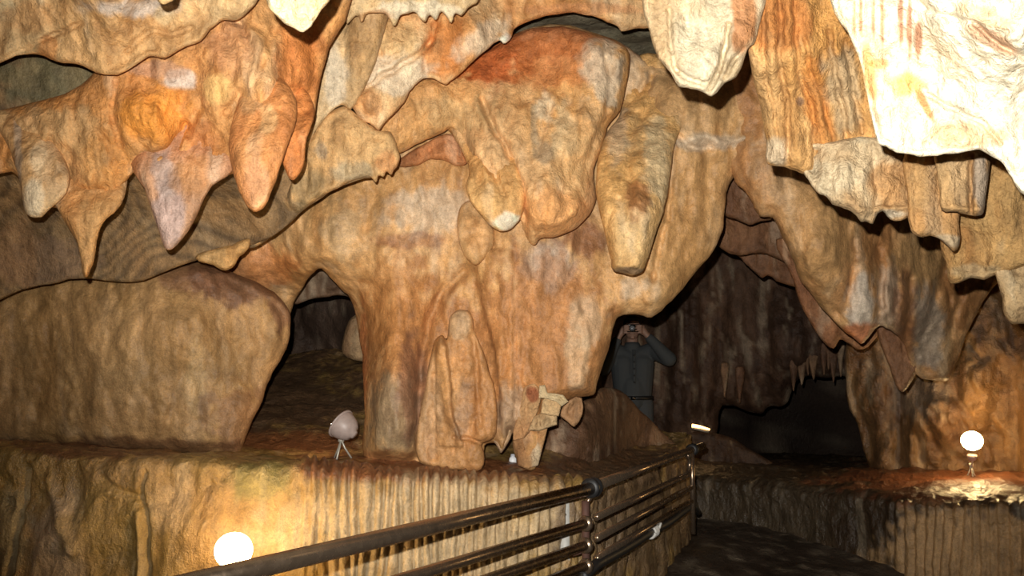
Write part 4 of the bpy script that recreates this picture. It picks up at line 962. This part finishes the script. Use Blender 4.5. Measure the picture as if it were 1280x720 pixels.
bm = bmesh.new()
limbs(bm)
capsule(bm, (0, .01, 1.46), (0, -.01, 1.60), .056, .052, 14)
ball(bm, (0, -.01, 1.685), .1, .78, .98, 1.0, 20); ball(bm, (0, -.045, 1.625), .062, .95, .95, 1.0, 16)
capsule(bm, (0, -.112, 1.69), (0, -.132, 1.655), .009, .015, 10)        # nose
for s in (-1, 1):
    ball(bm, (s * .082, .0, 1.675), .024, .45, .8, 1.3, 12)              # ears
    capsule(bm, (s * .052, -.088, 1.705), (s * .018, -.103, 1.708), .010, .010, 8)   # brow
capsule(bm, (-.022, -.108, 1.615), (.022, -.108, 1.615), .007, .007, 8)  # lips
ball(bm, (0, -.09, 1.585), .022, 1.1, .8, .8, 10)
for s, Wr in ((1, LW), (-1, RW)):
    w_ = Vector(Wr); palm = Vector((s * .088, -.225, 1.645))
    capsule(bm, w_, palm, .026, .034, 12)
    capsule(bm, palm + Vector((0, .0, -.022)), palm + Vector((0, 0, .026)), .024, .022, 12)
    for i, ln in enumerate((.95, 1.05, 1.0, .8)):                        # four fingers curl round the front of the camera
        b0 = palm + Vector((-s * .004, -.016, .034 - .021 * i))
        b1 = b0 + Vector((-s * .010, -.034, .004)) * ln; b2 = b1 + Vector((-s * .030, -.006, .0)) * ln; b3 = b2 + Vector((-s * .020, .008, -.002)) * ln
        capsule(bm, b0, b1, .0095, .009, 10); capsule(bm, b1, b2, .009, .0083, 10); capsule(bm, b2, b3, .0083, .0072, 10)
    t0 = palm + Vector((-s * .012, .016, -.016)); t1 = t0 + Vector((-s * .028, .012, .008)); t2 = t1 + Vector((-s * .026, -.006, .012))
    capsule(bm, t0, t1, .0115, .010, 10); capsule(bm, t1, t2, .010, .0085, 10)
    capsule(bm, (s * .09, .0, .98), (s * .11, -.01, .52), .088, .056, 14); capsule(bm, (s * .11, -.01, .52), (s * .115, .02, .09), .052, .036, 14)
    capsule(bm, (s * .115, .03, .05), (s * .13, -.13, .035), .038, .03, 12)
body = fused('body', bm, .0055, SKIN, person, 2)
for s in (-1, 1):
    part('eye', lambda bm: ball(bm, (s * .033, -.098, 1.692), .0125, seg=12), simple('eye_white', (.6, .58, .55), .3, 0, .02), body)
bm = bmesh.new(); limbs(bm, .013, True, .86); capsule(bm, (0, .01, 1.46), (0, .0, 1.50), .07, .064, 14)
for s in (-1, 1): capsule(bm, (s * .05, 0, .98), (s * .07, 0, 1.08), .108, .10, 14)
shirt = fused('shirt', bm, .008, CLOTH, person, 4)
for k in range(6):
    part('button', lambda bm: lathe(bm, [(0, .004), (.009, .003), (.009, -.004)], (.012, -.1335 + .002 * abs(k - 2) - (.006 if k == 5 else 0), 1.42 - .062 * k), (0, -1, 0), 12), LEATH, shirt)
part('placket', lambda bm: box(bm, (.012, -.124, 1.26), (.034, .012, .42), bev=.003), CLOTH, shirt)
part('collar', lambda bm: lathe(bm, [(.074, -.02), (.078, 0), (.066, .035), (.061, .034)], (0, .004, 1.50), (0, .12, 1), 24), CLOTH, shirt)
bm = bmesh.new()
for s in (-1, 1):
    capsule(bm, (s * .085, .0, .97), (s * .11, -.01, .52), .104, .074, 14); capsule(bm, (s * .11, -.01, .52), (s * .115, .02, .10), .070, .058, 14)
capsule(bm, (-.06, 0, .99), (.06, 0, .99), .115, .115, 14)
trs = fused('trousers', bm, .008, TROU, person, 4)
bl = part('belt', lambda bm: [None for _ in [lathe(bm, [(.150, -.018), (.156, -.018), (.156, .018), (.150, .018)], (0, 0, 1.03), (0, 0, 1), 36)]] and bmesh.ops.transform(bm, matrix=Matrix.Diagonal((1.22, .92, 1, 1)), verts=bm.verts), LEATH, person)
part('buckle', lambda bm: box(bm, (.0, -.146, 1.03), (.045, .008, .034), bev=.003), CHROME, bl)
for s in (-1, 1):
    bm = bmesh.new(); capsule(bm, (s * .115, .035, .052), (s * .132, -.15, .042), .048, .04, 14)
    bmesh.ops.transform(bm, matrix=Matrix.Diagonal((1, 1, .95, 1)), verts=bm.verts)
    bm_obj('shoe', bm, LEATH, person)
bm = bmesh.new()
ball(bm, (0, .008, 1.705), .103, .82, .98, .88, 18); ball(bm, (0, .055, 1.66), .075, .95, .7, 1.1, 14)
capsule(bm, (-.05, -.082, 1.752), (.05, -.082, 1.752), .018, .018, 10)
fused('hair', bm, .007, HAIR, person, 3)

# his camera
cloc = person.matrix_basis @ Vector((0, -.245, 1.662))
cr = empty('camera', (0, 0, 0)); cr.location = cloc; cr.rotation_euler = person.rotation_euler
tag(cr, 'small black camera with a glinting lens held up to the face', 'camera')
part('camera_body', lambda bm: box(bm, (0, 0, 0), (.118, .036, .068), bev=.006), LEATH, cr)
ln = part('lens', lambda bm: lathe(bm, [(.030, -.0), (.030, .018), (.027, .020), (.026, .034), (.020, .036), (.018, .030), (0, .028)], (-.006, -.016, -.002), (0, -1, 0), 28), LEATH, cr)
part('glass', lambda bm: lathe(bm, [(.019, .031), (.012, .035), (0, .0365)], (-.006, -.016, -.002), (0, -1, 0), 22), simple('lens_glass', (.25, .26, .28), .06, .3, .01), ln)
part('flash_window', lambda bm: box(bm, (-.034, -.0185, .022), (.026, .004, .014), bev=.001), simple('flash_plastic', (.75, .78, .8), .2), cr)
part('shutter_button', lambda bm: lathe(bm, [(0, .006), (.007, .005), (.008, 0)], (-.038, 0, .034), (0, 0, 1), 12), CHROME, cr)
# ================================================================== CAMERA AND LIGHT
cd = bpy.data.cameras.new('camera'); cam = bpy.data.objects.new('camera', cd); COL.objects.link(cam)
cd.sensor_width = 36; cd.lens = F / 1280 * 36; cd.clip_start = .02; cd.clip_end = 100
M = Matrix((tuple(RIGHT), tuple(UP), tuple(-FWD))).transposed()
cam.matrix_world = Matrix.Translation(Vector(EYE.tolist())) @ M.to_4x4()
SC.camera = cam


def light(name, kind, loc, energy, color, size, aim=None, spot=None, blend=.5):
    l = bpy.data.lights.new(name, kind); l.energy = energy; l.color = color; l.shadow_soft_size = size
    if kind == 'SPOT': l.spot_size = math.radians(spot); l.spot_blend = blend
    o = bpy.data.objects.new(name, l); COL.objects.link(o); o.location = loc
    if aim is not None: o.rotation_euler = (Vector(aim) - Vector(loc)).to_track_quat('-Z', 'Y').to_euler()
    return o


# the flash on the photographer's camera, a little up and to the side of the lens
fl = Vector((EYE - .055 * RIGHT + .10 * UP).tolist())
light('camera_flash', 'SPOT', fl, 860, (1, .96, .88), .012, aim=V(690, 160, 4), spot=86, blend=.9)
# beam of the rear floodlight, and a point light above the far glowing strip
light('alcove_beam', 'SPOT', V(424, 529, 4.34), 2.5, (1, .65, .35), .04, aim=V(360, 556, 4.9), spot=110)
light('far_strip_light', 'POINT', V(876, 520, 8.05), .5, (1, .6, .25), .03)
w = bpy.data.worlds.new('cave_dark'); SC.world = w; w.use_nodes = True
w.node_tree.nodes['Background'].inputs[0].default_value = (.9, .75, .55, 1); w.node_tree.nodes['Background'].inputs[1].default_value = .0
SC.view_settings.view_transform = 'Standard'; SC.view_settings.look = 'None'; SC.view_settings.gamma = 1; SC.view_settings.use_curve_mapping = False
SC.view_settings.exposure = 0
SC.cycles.max_bounces = 6; SC.cycles.diffuse_bounces = 4; SC.cycles.glossy_bounces = 3
SC.cycles.sample_clamp_indirect = 4; SC.cycles.use_denoising = True
